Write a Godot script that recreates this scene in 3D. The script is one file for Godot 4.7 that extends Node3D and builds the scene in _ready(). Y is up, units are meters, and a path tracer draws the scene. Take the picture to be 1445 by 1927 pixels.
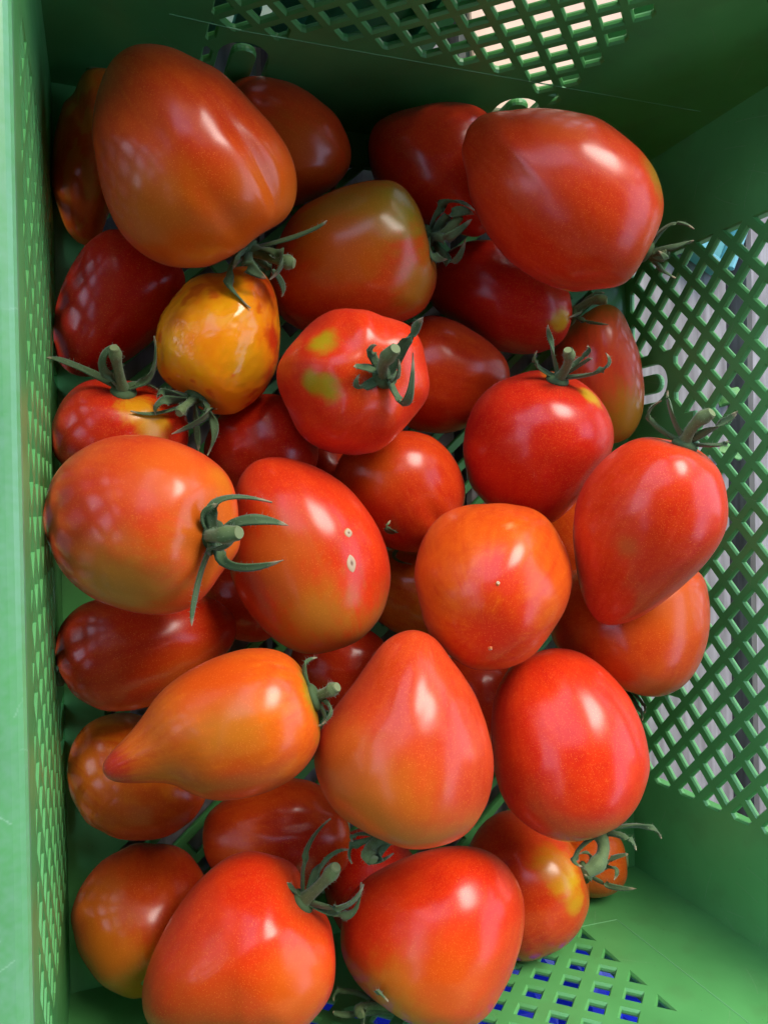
extends Node3D
# A green moulded crate of tomatoes on a deck of grey boards, under an added, unseen roof that blocks the overhead sky.

const WIDE := 0.2815      # crate floor, left to right
const LONG := 0.37        # crate floor, far to near
const HIGH := 0.157       # top of the crate walls
const THICK := 0.0030     # crate wall
const DRAFT := 0.01745    # lean of the walls (1 degree)
const GROUND := -0.014    # top of the deck boards

var noise := FastNoiseLite.new()
var fine := FastNoiseLite.new()
var skin_material: StandardMaterial3D
var glossy_skin: StandardMaterial3D
var leaf_material: StandardMaterial3D
var cut_material: StandardMaterial3D
var scar_material: StandardMaterial3D
var taken := {}

# the heap, where each tomato lies: centre, direction of the stem, sizes in metres, colours as linear albedo
var heap := [
	{at = Vector3(-0.0994, 0.0723, -0.1293), axis = Vector3(0.642, -0.117, 0.758), up = Vector3(-0.195, 0.931, 0.309), length = 0.0699, width = 0.0627, taper = 0.26, square = 0.82, nub = 0.03, nub_width = 0.5, dimple = 0.1, bulge = 0, nub_power = 2, skin = Color(0.55, 0.045, 0.0054), shoulder = Color(0.55, 0.117, 0.0067), reach = 1.25, label = "largest tomato, dark red-orange with lobed shoulders, leaning in the crate's dark corner", rib = 0.05, ribs = 5, lobed = 0.25,
		patches = [[Vector3(0.0139, 0.0279, 0.0206), 0.0089, Color(0.52, 0.18, 0.0135), 0.8], [Vector3(0.0171, 0.0146, 0.0257), 0.0202, Color(0.56, 0.099, 0.0063), 1], [Vector3(-0.0147, 0.0271, 0.0238), 0.0147, Color(0.54, 0.09, 0.0063), 1]], creases = [[1.594, 0.09, 0.17, 0.5], [2.257, 0.1, 0.12, 0.85]],
		across = Vector3(-0.828, 0.555, -0.077), down = Vector3(0.56, 0.821, -0.109), lobes = [1.017, 1.026, 1.034, 0.996, 1.001, 0.96, 0.918, 0.939, 0.975, 1.006, 0.999, 0.974, 0.95, 0.94, 0.904, 0.897, 0.953, 1.017, 1.055, 1.057, 1.071, 1.033, 1.002, 1.004],
		sepals = [[Vector3(-0.0172, 0.0422, 0.0035), Vector3(-0.0282, 0.0443, 0.0063), 0.0032], [Vector3(0.0106, 0.0392, 0.0062), Vector3(0.0109, 0.0518, 0.0115), 0.0046], [Vector3(0.0026, 0.0402, 0.01), Vector3(0.0004, 0.0473, 0.0081), 0.0052], [Vector3(-0.0084, 0.0437, 0.0091), Vector3(-0.0003, 0.0482, 0.0101), 0.0048], [Vector3(-0.003, 0.0491, 0.0022), Vector3(0, 0.0555, 0.0014), 0.0032], [Vector3(0.003, 0.0356, 0.01), Vector3(0.0075, 0.0382, 0.0071), 0.0036]], stem = [Vector3(-0.0063, 0.0441, 0.0061), Vector3(-0.0101, 0.0486, 0.0083), 0.003]},
	{at = Vector3(-0.1229, 0.0164, -0.1497), axis = Vector3(-0.046, 0.318, -0.947), up = Vector3(-0.021, 0.947, 0.319), length = 0.0629, width = 0.03, taper = 0.2, square = 0.95, nub = 0.06, nub_width = 0.5, dimple = 0.1, bulge = 0, nub_power = 2, skin = Color(0.66, 0.081, 0.0063), shoulder = Color(0.5, 0.108, 0.009), reach = 0.9, label = "narrow mottled orange-red tomato wedged between the big lobed tomato and the left wall", mottle = Color(0.62, 0.153, 0.009), mottle_share = 0.4,
		patches = [[Vector3(-0.0154, -0.0184, 0.0046), 0.0062, Color(0.62, 0.09, 0.0054), 1]],
		across = Vector3(0.996, 0.085, 0.011), down = Vector3(0.086, -0.993, -0.082), lobes = [1.001, 0.98, 0.954, 0.947, 0.995, 0.841, 0.681, 1.187, 1.45, 1.45, 1.433, 1.349, 1.224, 1.135, 1.064, 0.967, 0.884, 0.783, 0.941, 0.99, 1.007, 0.982, 0.963, 0.972]},
	{at = Vector3(-0.0534, 0.0249, -0.1589), axis = Vector3(0.905, 0.02, 0.425), up = Vector3(-0.216, 0.882, 0.42), length = 0.0556, width = 0.0505, taper = 0.08, square = 0.92, nub = 0, nub_width = 0.5, dimple = 0.08, bulge = 0, nub_power = 2, skin = Color(0.6, 0.0405, 0.0063), shoulder = Color(0.5, 0.072, 0.0067), reach = 0.8, label = "plain rounded red tomato behind the big lobed tomato, below the dark wall's left slot",
		patches = [[Vector3(-0.0008, 0.0074, 0.0248), 0.0205, Color(0.5, 0.072, 0.0063), 1]],
		across = Vector3(-0.5, 0.866, 0.001), down = Vector3(0.866, 0.5, 0.002), lobes = [1.007, 1.009, 0.939, 0.837, 0.762, 0.771, 0.816, 0.945, 0.993, 1.044, 1.034, 0.972, 0.932, 0.906, 0.95, 1.021, 1.105, 1.085, 1.048, 1.03, 1.005, 0.987, 0.993, 0.984]},
	{at = Vector3(0.0181, 0.0336, -0.1577), axis = Vector3(-0.672, -0.416, 0.613), up = Vector3(-0.29, 0.909, 0.299), length = 0.0562, width = 0.0647, taper = 0.08, square = 0.92, nub = 0, nub_width = 0.5, dimple = 0.08, bulge = 0, nub_power = 2, skin = Color(0.53, 0.0252, 0.0054), shoulder = Color(0.45, 0.027, 0.0054), reach = 0.6, label = "shaded dark red tomato half hidden by the nubbed tomato in front of the dark wall",
		across = Vector3(-0.643, -0.755, 0.133), down = Vector3(-0.766, 0.633, -0.109), lobes = [0.913, 0.948, 0.966, 0.998, 0.965, 0.827, 0.768, 0.763, 0.823, 0.91, 0.992, 0.988, 1.002, 1.045, 1.053, 0.962, 0.891, 0.875, 0.881, 0.913, 0.959, 0.974, 0.95, 0.923]},
	{at = Vector3(0.0374, 0.0856, -0.1296), axis = Vector3(0.799, 0.284, 0.531), up = Vector3(-0.519, 0.773, 0.366), length = 0.0843, width = 0.0595, taper = 0.1, square = 0.9, nub = 0.14, nub_width = 0.27, dimple = 0.1, bulge = 0, nub_power = 2.6, skin = Color(0.52, 0.036, 0.0077), shoulder = Color(0.5, 0.063, 0.0081), reach = 0.7, label = "big dull red tomato with a nub at one end, lying in the far corner", rib = 0.03, ribs = 4,
		patches = [[Vector3(-0.0233, 0.0293, 0.0074), 0.0088, Color(0.3, 0.144, 0.009), 1], [Vector3(-0.0215, -0.0092, 0.016), 0.0128, Color(0.56, 0.063, 0.009), 1]],
		across = Vector3(-0.485, 0.874, -0.003), down = Vector3(0.874, 0.485, 0.002), lobes = [0.954, 0.973, 1, 1.023, 0.966, 0.992, 0.991, 0.992, 0.996, 0.971, 0.96, 0.937, 0.936, 0.929, 0.927, 1.062, 1.002, 0.988, 0.988, 0.999, 1.015, 0.997, 0.982, 0.968],
		sepals = [[Vector3(-0.0118, 0.044, 0.0014), Vector3(-0.0152, 0.0526, 0.0018), 0.0034], [Vector3(-0.0069, 0.0496, 0.0041), Vector3(-0.0118, 0.0546, 0.0041), 0.0042], [Vector3(0.0021, 0.0501, 0.0011), Vector3(0.0024, 0.0575, 0.0024), 0.0022], [Vector3(-0.0012, 0.0496, 0.0041), Vector3(-0.0026, 0.0455, 0.0055), 0.003]], stem = [Vector3(-0.0018, 0.0471, 0.0017), Vector3(-0.0043, 0.0489, 0.003), 0.0022]},
	{at = Vector3(-0.0295, 0.0401, -0.109), axis = Vector3(0.829, 0.476, -0.294), up = Vector3(-0.38, 0.865, 0.328), length = 0.0686, width = 0.0573, taper = 0.05, square = 0.8, nub = 0.02, nub_width = 0.5, dimple = 0.1, bulge = 0, nub_power = 2, skin = Color(0.44, 0.0405, 0.0059), shoulder = Color(0.33, 0.117, 0.009), reach = 0.75, label = "blocky tomato flushed olive green on its shoulders, its curled calyx pointing away", rib = 0.05, ribs = 4,
		patches = [[Vector3(-0.0145, 0.0262, 0.0186), 0.0141, Color(0.2, 0.171, 0.009), 0.9], [Vector3(-0.0182, 0.0078, 0.0221), 0.0233, Color(0.32, 0.126, 0.0081), 1], [Vector3(0.0175, 0.0246, 0.0172), 0.0129, Color(0.34, 0.135, 0.009), 1], [Vector3(-0.0066, 0.0017, 0.0278), 0.0166, Color(0.42, 0.081, 0.0081), 1]],
		across = Vector3(0.342, 0.936, -0.082), down = Vector3(0.94, -0.341, 0.033), lobes = [0.99, 1.018, 1.059, 1.012, 0.947, 0.922, 0.936, 0.981, 0.982, 0.995, 1.004, 0.964, 0.919, 0.932, 0.964, 0.998, 1.004, 0.999, 1.01, 1.034, 1.05, 1.003, 0.999, 0.982],
		sepals = [[Vector3(-0.0091, 0.0439, 0.0065), Vector3(-0.0026, 0.0536, 0.012), 0.0044], [Vector3(-0.0043, 0.0456, 0.0105), Vector3(-0.0013, 0.053, 0.0089), 0.0044], [Vector3(0.0029, 0.0401, 0.0132), Vector3(0, 0.0519, 0.0098), 0.0046], [Vector3(0.0119, 0.039, 0.0074), Vector3(0.0058, 0.0475, 0.0086), 0.005], [Vector3(0.0067, 0.0331, 0.0131), Vector3(0.0109, 0.0385, 0.0074), 0.0042]], stem = [Vector3(0.0012, 0.0395, 0.0072), Vector3(-0.0023, 0.0479, 0.0096), 0.0024]},
	{at = Vector3(0.0488, 0.0247, -0.107), axis = Vector3(0.866, 0.409, 0.288), up = Vector3(-0.482, 0.838, 0.258), length = 0.0684, width = 0.0475, taper = 0.08, square = 0.92, nub = 0, nub_width = 0.5, dimple = 0.08, bulge = 0, nub_power = 2, skin = Color(0.5, 0.0144, 0.0054), shoulder = Color(0.38, 0.0126, 0.0054), reach = 0.3, label = "dark crimson oval tomato with one small yellow spot beside its stem",
		patches = [[Vector3(0.0028, 0.0291, 0.0163), 0.0059, Color(0.55, 0.297, 0.0067), 0.7]],
		across = Vector3(-0.242, 0.97, -0.001), down = Vector3(0.97, 0.242, 0.001), lobes = [0.923, 1.003, 1.026, 1.02, 1.015, 1.003, 0.993, 0.919, 0.859, 0.833, 0.855, 0.932, 0.993, 0.981, 0.99, 1.034, 1.063, 1.052, 1.025, 0.954, 0.913, 0.864, 0.845, 0.854],
		sepals = [[Vector3(0.0008, 0.0402, 0.0046), Vector3(-0.0002, 0.0508, 0.0059), 0.0022], [Vector3(-0.0023, 0.0373, 0.0043), Vector3(0.0009, 0.0325, 0.0139), 0.0024], [Vector3(-0.0098, 0.039, 0.0026), Vector3(-0.0128, 0.0452, 0.0034), 0.003]], stem = [Vector3(-0.0077, 0.04, 0.0037), Vector3(-0.0098, 0.0464, 0.0055), 0.0028]},
	{at = Vector3(0.1061, 0.021, -0.0737), axis = Vector3(-0.078, -0.078, -0.994), up = Vector3(-0.615, 0.788, -0.014), length = 0.0712, width = 0.0408, taper = 0.2, square = 0.95, nub = 0.06, nub_width = 0.5, dimple = 0.1, bulge = 0, nub_power = 2, skin = Color(0.78, 0.0765, 0.0225), shoulder = Color(0.42, 0.126, 0.0113), reach = 1.1, label = "tall narrow orange-red tomato standing against the right lattice wall",
		patches = [[Vector3(0.0116, -0.0249, 0.0084), 0.0188, Color(0.55, 0.225, 0.018), 1]],
		across = Vector3(0.985, -0.17, -0.031), down = Vector3(-0.173, -0.97, -0.169), lobes = [1.082, 1.145, 1.19, 1.221, 1.155, 0.984, 0.902, 0.972, 0.971, 0.998, 0.99, 0.986, 0.996, 0.99, 0.973, 0.874, 0.805, 0.851, 0.94, 0.951, 0.914, 0.942, 0.998, 1.04]},
	{at = Vector3(-0.1192, 0.0248, -0.0888), axis = Vector3(-0.382, -0.477, 0.792), up = Vector3(-0.136, 0.876, 0.462), length = 0.0599, width = 0.0406, taper = 0.1, square = 0.95, nub = 0.05, nub_width = 0.5, dimple = 0.1, bulge = 0, nub_power = 2, skin = Color(0.52, 0.0144, 0.0072), shoulder = Color(0.42, 0.0108, 0.0067), reach = 0.4, label = "glossy crimson tomato against the left wall below the big lobed tomato",
		across = Vector3(-0.883, -0.454, -0.12), down = Vector3(-0.47, 0.853, 0.228), lobes = [1.155, 1.04, 0.939, 0.848, 0.786, 0.745, 0.745, 0.832, 0.949, 0.975, 0.928, 0.91, 0.93, 0.951, 0.993, 1.034, 1.084, 1.133, 1.136, 1.04, 0.989, 1.084, 1.256, 1.276]},
	{at = Vector3(-0.0818, 0.051, -0.076), axis = Vector3(-0.409, 0.169, 0.897), up = Vector3(0.014, 0.984, -0.179), length = 0.0556, width = 0.0453, taper = 0.05, square = 0.8, nub = 0.02, nub_width = 0.5, dimple = 0.1, bulge = 0, nub_power = 2, skin = Color(0.86, 0.261, 0.0036), shoulder = Color(0.82, 0.225, 0.0036), reach = 0.5, label = "wrinkled yellow-orange tomato with red blotches, its calyx hanging below it", mottle = Color(0.6, 0.09, 0.0054), mottle_share = 0.05, rib = 0.03, ribs = 5, wrinkle = 1,
		patches = [[Vector3(-0.0061, -0.0174, 0.0153), 0.0113, Color(0.62, 0.063, 0.0054), 0.9], [Vector3(-0.0164, 0, 0.0129), 0.0059, Color(0.6, 0.045, 0.0054), 0.7], [Vector3(-0.0192, 0.011, 0.0102), 0.0043, Color(0.62, 0.072, 0.0054), 0.8], [Vector3(0.0169, 0.0097, 0.0142), 0.0058, Color(0.6, 0.144, 0.0054), 1], [Vector3(-0.0121, 0.0152, 0.017), 0.0114, Color(0.6, 0.27, 0.0054), 1]],
		across = Vector3(-0.899, -0.397, 0.188), down = Vector3(-0.439, 0.813, -0.382), lobes = [0.895, 0.917, 0.963, 0.99, 1.003, 1.003, 1.02, 1.008, 0.963, 0.946, 0.973, 0.988, 0.998, 0.996, 0.971, 0.957, 0.953, 0.904, 0.836, 0.923, 0.983, 0.953, 0.903, 0.881],
		sepals = [[Vector3(0.0093, 0.0316, 0.0052), Vector3(0.012, 0.0353, 0.0051), 0.004], [Vector3(0.0091, 0.0358, 0.0069), Vector3(0.0103, 0.0409, 0.0042), 0.004], [Vector3(0.0086, 0.0387, 0.0027), Vector3(0.018, 0.0436, 0.0048), 0.003], [Vector3(-0.0053, 0.0336, 0.0076), Vector3(0.0027, 0.0449, 0.0038), 0.0046], [Vector3(-0.0041, 0.0369, 0.0001), Vector3(-0.008, 0.0444, -0.0033), 0.0036], [Vector3(-0.0085, 0.0341, 0.0033), Vector3(-0.0115, 0.0453, -0.0013), 0.0034]], stem = [Vector3(0.0024, 0.0347, 0.0071), Vector3(0.0031, 0.0388, 0.01), 0.0022]},
	{at = Vector3(-0.0403, 0.0721, -0.0556), axis = Vector3(0.073, 0.996, 0.047), up = Vector3(-0.956, 0.057, 0.288), length = 0.0578, width = 0.0536, taper = 0.05, square = 0.97, nub = 0, nub_width = 0.5, dimple = 0.14, bulge = 0, nub_power = 2, skin = Color(0.6, 0.0252, 0.0059), shoulder = Color(0.62, 0.045, 0.0063), reach = 0.7, label = "bright red tomato with two green-yellow patches and its stem facing up", rib = 0.13, ribs = 6, lobed = 0.55,
		patches = [[Vector3(-0.0168, 0.0204, 0.0145), 0.0059, Color(0.36, 0.243, 0.0067), 1], [Vector3(-0.0037, 0.0198, 0.0223), 0.0046, Color(0.32, 0.243, 0.0045), 0.9], [Vector3(-0.001, 0.0243, 0.0191), 0.0049, Color(0.32, 0.243, 0.0045), 0.9]],
		across = Vector3(0.259, 0.388, -0.885), down = Vector3(0.966, -0.103, 0.238), lobes = [0.976, 0.956, 0.935, 0.929, 0.941, 0.973, 1.009, 1.026, 1.002, 0.989, 0.993, 0.995, 1.01, 1.03, 1.033, 1.016, 0.995, 0.995, 0.995, 1.014, 0.988, 1.021, 1.031, 1.003],
		sepals = [[Vector3(-0.0082, 0.0391, -0.0049), Vector3(-0.0139, 0.049, -0.0078), 0.0044], [Vector3(-0.0073, 0.0331, 0.0047), Vector3(-0.0097, 0.0395, 0.0053), 0.0034], [Vector3(-0.0035, 0.0319, 0.007), Vector3(-0.0052, 0.033, 0.0119), 0.0034], [Vector3(0.0015, 0.0286, 0.0094), Vector3(-0.0025, 0.0316, 0.0099), 0.0032], [Vector3(0.0098, 0.037, -0.0007), Vector3(-0.0044, 0.046, -0.003), 0.0036], [Vector3(0.0018, 0.0364, 0), Vector3(-0.0037, 0.0419, 0.0002), 0.003]], stem = [Vector3(-0.0037, 0.037, 0.0032), Vector3(-0.0069, 0.0454, 0.0024), 0.0029]},
	{at = Vector3(0.0189, 0.0284, -0.0682), axis = Vector3(-0.896, -0.395, -0.202), up = Vector3(-0.428, 0.888, 0.166), length = 0.0574, width = 0.0508, taper = 0.2, square = 0.95, nub = 0.06, nub_width = 0.5, dimple = 0.1, bulge = 0, nub_power = 2, skin = Color(0.55, 0.0405, 0.0063), shoulder = Color(0.48, 0.045, 0.0063), reach = 0.5, label = "smooth red tomato tucked directly behind the two-patched tomato, tapering to the right",
		across = Vector3(0.174, -0.985, 0), down = Vector3(-0.985, -0.174, 0.001), lobes = [1.01, 0.922, 0.924, 0.971, 1.034, 1.061, 1.061, 1.025, 0.999, 0.963, 0.964, 0.96, 0.995, 0.984, 0.966, 0.911, 0.935, 0.982, 0.99, 0.999, 1, 1.028, 1.05, 1.062]},
	{at = Vector3(-0.1182, 0.039, -0.0394), axis = Vector3(0.034, 0.654, -0.756), up = Vector3(-0.071, 0.756, 0.651), length = 0.0414, width = 0.0423, taper = 0.05, square = 0.97, nub = 0, nub_width = 0.5, dimple = 0.14, bulge = 0, nub_power = 2, skin = Color(0.52, 0.0198, 0.0054), shoulder = Color(0.42, 0.018, 0.0054), reach = 0.4, label = "dark red tomato with a yellow flush and long-armed calyx, below the glossy crimson tomato",
		patches = [[Vector3(0.0052, 0.019, 0.0105), 0.0078, Color(0.6, 0.234, 0.0054), 0.8], [Vector3(0.0108, 0.0153, 0.0139), 0.0066, Color(0.5, 0.225, 0.009), 0.8]],
		across = Vector3(0.996, 0.071, -0.048), down = Vector3(0.085, -0.813, 0.576), lobes = [1.137, 1.133, 1.055, 0.995, 0.896, 0.848, 0.837, 0.853, 0.927, 1.037, 1.133, 1.174, 1.145, 1.09, 1.043, 1.002, 0.957, 0.897, 0.864, 0.86, 0.891, 0.977, 1.047, 1.115],
		sepals = [[Vector3(-0.0153, 0.0272, 0.0012), Vector3(-0.0248, 0.0296, 0.0016), 0.0028], [Vector3(0.0085, 0.028, 0.0016), Vector3(0.0089, 0.0401, -0.0029), 0.0034], [Vector3(-0.0068, 0.0311, 0.0043), Vector3(-0.0029, 0.0391, 0.0042), 0.004], [Vector3(0.0054, 0.023, 0.001), Vector3(0.0118, 0.0216, 0.0021), 0.0026]], stem = [Vector3(-0.0024, 0.0308, 0.0044), Vector3(-0.0037, 0.0383, 0.0058), 0.0026]},
	{at = Vector3(-0.0662, 0.0345, -0.0345), axis = Vector3(0.79, 0.541, -0.289), up = Vector3(-0.508, 0.841, 0.187), length = 0.0442, width = 0.0417, taper = 0.08, square = 0.92, nub = 0, nub_width = 0.5, dimple = 0.08, bulge = 0, nub_power = 2, skin = Color(0.5, 0.018, 0.0054), shoulder = Color(0.4, 0.0126, 0.0054), reach = 0.4, label = "small shaded crimson tomato under the hanging calyx of the yellow-orange tomato"},
	{at = Vector3(-0.1158, 0.0875, -0.0075), axis = Vector3(0.621, 0.774, 0.123), up = Vector3(-0.758, 0.633, -0.155), length = 0.0634, width = 0.0529, taper = 0.06, square = 0.92, nub = 0, nub_width = 0.5, dimple = 0.1, bulge = 0, nub_power = 2, skin = Color(0.62, 0.054, 0.009), shoulder = Color(0.6, 0.117, 0.0113), reach = 0.7, label = "large orange-red tomato against the left wall, with five long sepals and a cut stem", rib = 0.05, ribs = 5,
		patches = [[Vector3(0.0194, 0.0157, 0.0156), 0.0174, Color(0.56, 0.153, 0.018), 1], [Vector3(-0.0169, 0.0238, 0.0124), 0.014, Color(0.64, 0.09, 0.0081), 1], [Vector3(-0.0171, 0.0281, -0.0031), 0.0064, Color(0.6, 0.144, 0.009), 1], [Vector3(-0.0021, 0.0044, 0.026), 0.0111, Color(0.56, 0.0315, 0.009), 1]],
		across = Vector3(-0.174, 0.668, -0.724), down = Vector3(0.985, 0.118, -0.129), lobes = [0.961, 0.976, 0.945, 0.991, 1.043, 1.047, 1.025, 1.01, 1.015, 0.998, 0.973, 0.956, 0.963, 0.979, 1.012, 1.032, 1.042, 1.045, 1.035, 1.023, 1.012, 1.011, 1.006, 0.973],
		sepals = [[Vector3(-0.0094, 0.0368, 0.0066), Vector3(-0.012, 0.0474, -0.0036), 0.0034], [Vector3(-0.0055, 0.0438, 0.0016), Vector3(-0.0062, 0.0523, -0.0064), 0.0036], [Vector3(0.0038, 0.0355, 0.0047), Vector3(0.0006, 0.0433, 0.0046), 0.0044], [Vector3(0.0073, 0.0403, 0.0007), Vector3(0.0037, 0.0514, -0.0082), 0.0036], [Vector3(0.0145, 0.0329, 0.005), Vector3(0.0262, 0.0328, 0.0038), 0.003], [Vector3(-0.0047, 0.0328, 0.0073), Vector3(-0.0088, 0.0375, 0.0072), 0.0032]], stem = [Vector3(0.0001, 0.0385, 0.0074), Vector3(-0.0017, 0.0476, 0.0088), 0.003]},
	{at = Vector3(-0.058, 0.0695, 0.0041), axis = Vector3(0.379, 0.065, 0.923), up = Vector3(-0.227, 0.974, 0.025), length = 0.0735, width = 0.0551, taper = 0.08, square = 0.82, nub = 0.08, nub_width = 0.35, dimple = 0.05, bulge = 0, nub_power = 2, skin = Color(0.6, 0.0306, 0.0067), shoulder = Color(0.46, 0.135, 0.0135), reach = 1, label = "egg-shaped red tomato with two small pale scars, in the middle of the heap", rib = 0.02, ribs = 5,
		patches = [[Vector3(0.0064, 0.0198, 0.0245), 0.0177, Color(0.46, 0.153, 0.0135), 1], [Vector3(0.0094, -0.0036, 0.0249), 0.0175, Color(0.54, 0.09, 0.009), 1]],
		across = Vector3(-0.914, 0.405, 0.036), down = Vector3(0.407, 0.91, 0.078), lobes = [1.001, 0.991, 0.967, 0.977, 1.001, 0.991, 0.982, 0.972, 0.974, 0.991, 1.005, 0.999, 0.961, 0.918, 0.928, 0.997, 0.989, 0.949, 0.948, 0.953, 0.971, 0.983, 0.994, 1.003],
		scars = [[Vector3(-0.0154, -0.0013, 0.0222), Vector3(0.401, 0.915, 0.029), 0.004, 0.0026], [Vector3(-0.0122, 0.0081, 0.0244), Vector3(0.204, 0.977, 0.057), 0.0084, 0.003]]},
	{at = Vector3(-0.0115, 0.0485, -0.0179), axis = Vector3(0.59, -0.391, 0.706), up = Vector3(-0.053, 0.854, 0.518), length = 0.0535, width = 0.0486, taper = 0.08, square = 0.92, nub = 0, nub_width = 0.5, dimple = 0.08, bulge = 0, nub_power = 2, skin = Color(0.5, 0.036, 0.0072), shoulder = Color(0.5, 0.045, 0.0063), reach = 0.5, label = "red tomato with a lengthwise crease, below the two-patched tomato",
		patches = [[Vector3(0.0054, -0.023, 0.0111), 0.012, Color(0.5, 0.063, 0.0072), 1]], creases = [[1.831, 0.05, 0.14, 1.3]],
		across = Vector3(-0.866, 0.411, 0.285), down = Vector3(0.5, 0.711, 0.494), lobes = [1.004, 0.985, 0.971, 0.957, 0.958, 0.942, 0.907, 0.896, 0.915, 0.945, 0.993, 1.062, 1.109, 1.134, 1.101, 1.016, 0.962, 0.937, 0.942, 0.98, 1.019, 1.03, 1.024, 1.013],
		sepals = [[Vector3(0.011, -0.0005, 0.0222), Vector3(0.0094, -0.0054, 0.0223), 0.003], [Vector3(0.0161, 0.0277, -0.0012), Vector3(0.012, 0.0328, 0.0053), 0.0022]]},
	{at = Vector3(0.0417, 0.0628, -0.033), axis = Vector3(0.003, 0.573, -0.82), up = Vector3(-0.589, 0.664, 0.462), length = 0.0637, width = 0.059, taper = 0.08, square = 0.92, nub = 0, nub_width = 0.5, dimple = 0.08, bulge = 0, nub_power = 2, skin = Color(0.5, 0.0162, 0.0063), shoulder = Color(0.43, 0.018, 0.0059), reach = 0.35, label = "round dark red tomato with yellow specks round an upright calyx, near the right wall",
		patches = [[Vector3(-0.0019, 0.0313, -0.0061), 0.0053, Color(0.6, 0.27, 0.0054), 0.8], [Vector3(0.0143, 0.0301, 0.001), 0.0056, Color(0.5, 0.27, 0.009), 0.8]],
		across = Vector3(0.951, 0.28, -0.134), down = Vector3(0.31, -0.86, 0.406), lobes = [1.008, 0.961, 0.938, 0.944, 0.98, 1.029, 1.003, 0.977, 0.967, 0.96, 0.991, 0.984, 1.005, 0.999, 0.996, 0.988, 0.971, 0.939, 0.965, 0.985, 0.989, 0.988, 0.996, 1.019],
		sepals = [[Vector3(-0.0059, 0.0443, 0.0022), Vector3(-0.0101, 0.0524, 0.0029), 0.003], [Vector3(-0.0092, 0.0362, 0.0029), Vector3(-0.0109, 0.0422, 0.0041), 0.0028], [Vector3(0.0069, 0.0422, 0.0029), Vector3(0.0092, 0.0456, 0.005), 0.003], [Vector3(0.0067, 0.0443, -0.001), Vector3(0.0062, 0.0479, 0), 0.0026], [Vector3(0.0143, 0.0415, 0.0023), Vector3(0.0135, 0.0487, 0.0031), 0.0034]], stem = [Vector3(0.0017, 0.0412, 0.0053), Vector3(0.0001, 0.0471, 0.0086), 0.0027]},
	{at = Vector3(0.0553, 0.1104, 0.0015), axis = Vector3(0.224, 0.411, -0.884), up = Vector3(-0.699, 0.7, 0.149), length = 0.0723, width = 0.0508, taper = 0.26, square = 1, nub = 0.14, nub_width = 0.6, dimple = 0.13, bulge = 0, nub_power = 2, skin = Color(0.58, 0.0306, 0.0077), shoulder = Color(0.58, 0.045, 0.0081), reach = 0.6, label = "heart-shaped red tomato with its point down, topped by stiff sepals against the right lattice", rib = 0.035, ribs = 5,
		patches = [[Vector3(-0.0014, 0.0002, 0.0235), 0.0049, Color(0.52, 0.072, 0.0135), 1]],
		across = Vector3(0.898, 0.429, -0.097), down = Vector3(0.44, -0.878, 0.191), lobes = [0.992, 1.012, 1.022, 1.025, 1.041, 1.065, 1.084, 1.041, 0.963, 0.979, 0.99, 1.003, 1.022, 1.03, 1.032, 1.008, 0.952, 0.927, 0.94, 0.967, 0.998, 0.957, 0.929, 0.952],
		sepals = [[Vector3(-0.014, 0.0399, 0.0031), Vector3(-0.0132, 0.0476, 0.0055), 0.0028], [Vector3(-0.0079, 0.0441, 0.0045), Vector3(-0.0128, 0.0513, 0.0073), 0.005], [Vector3(0.0059, 0.0449, 0.0034), Vector3(0.0103, 0.0535, 0.0041), 0.0042], [Vector3(0.0098, 0.0406, 0.0018), Vector3(0.0118, 0.0432, 0.0016), 0.0026]], stem = [Vector3(-0.0001, 0.0436, 0.0054), Vector3(0.003, 0.0499, 0.0081), 0.0029]},
	{at = Vector3(0.0051, 0.0906, 0.0195), axis = Vector3(0.521, -0.771, -0.367), up = Vector3(-0.044, 0.405, -0.913), length = 0.0609, width = 0.0597, taper = 0.05, square = 0.97, nub = 0, nub_width = 0.5, dimple = 0.14, bulge = 0, nub_power = 2, skin = Color(0.62, 0.0765, 0.0054), shoulder = Color(0.62, 0.09, 0.0054), reach = 0.8, label = "round orange-red tomato showing its dimpled blossom end, in the middle of the heap", rib = 0.06, ribs = 5, blossom_dimple = 0.07, lobed = 0.7,
		patches = [[Vector3(0.0058, -0.0296, -0.0013), 0.0178, Color(0.6, 0.027, 0.0054), 1], [Vector3(0.0025, -0.023, 0.0184), 0.0097, Color(0.6, 0.0315, 0.009), 1], [Vector3(0.0035, -0.0063, 0.0285), 0.002, Color(0.6, 0.225, 0.0675), 1]],
		across = Vector3(0.985, 0.084, 0.153), down = Vector3(0.174, -0.465, -0.868), lobes = [0.978, 0.956, 0.941, 0.955, 0.972, 0.985, 1.014, 1.027, 0.984, 0.953, 0.931, 0.922, 0.942, 0.966, 0.985, 1.017, 1.047, 1.039, 1.002, 1.005, 1.07, 1.073, 1.031, 1.009],
		scars = [[Vector3(0.0024, -0.0248, 0.0159), Vector3(0.975, 0.202, 0.087), 0.0016, 0.0012], [Vector3(0.0034, -0.0297, -0.0061), Vector3(0.988, 0.134, -0.072), 0.0016, 0.0014]]},
	{at = Vector3(0.0784, 0.074, 0.0375), axis = Vector3(-0.095, -0.112, 0.989), up = Vector3(-0.643, 0.766, 0.025), length = 0.0556, width = 0.0647, taper = 0.05, square = 0.8, nub = 0.02, nub_width = 0.5, dimple = 0.1, bulge = 0, nub_power = 2, skin = Color(0.5, 0.054, 0.0072), shoulder = Color(0.5, 0.081, 0.009), reach = 0.7, label = "orange-red tomato pressed against the right lattice beneath the heart-shaped one",
		patches = [[Vector3(-0.0166, -0.0139, 0.0235), 0.0152, Color(0.54, 0.09, 0.0081), 1]],
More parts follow.
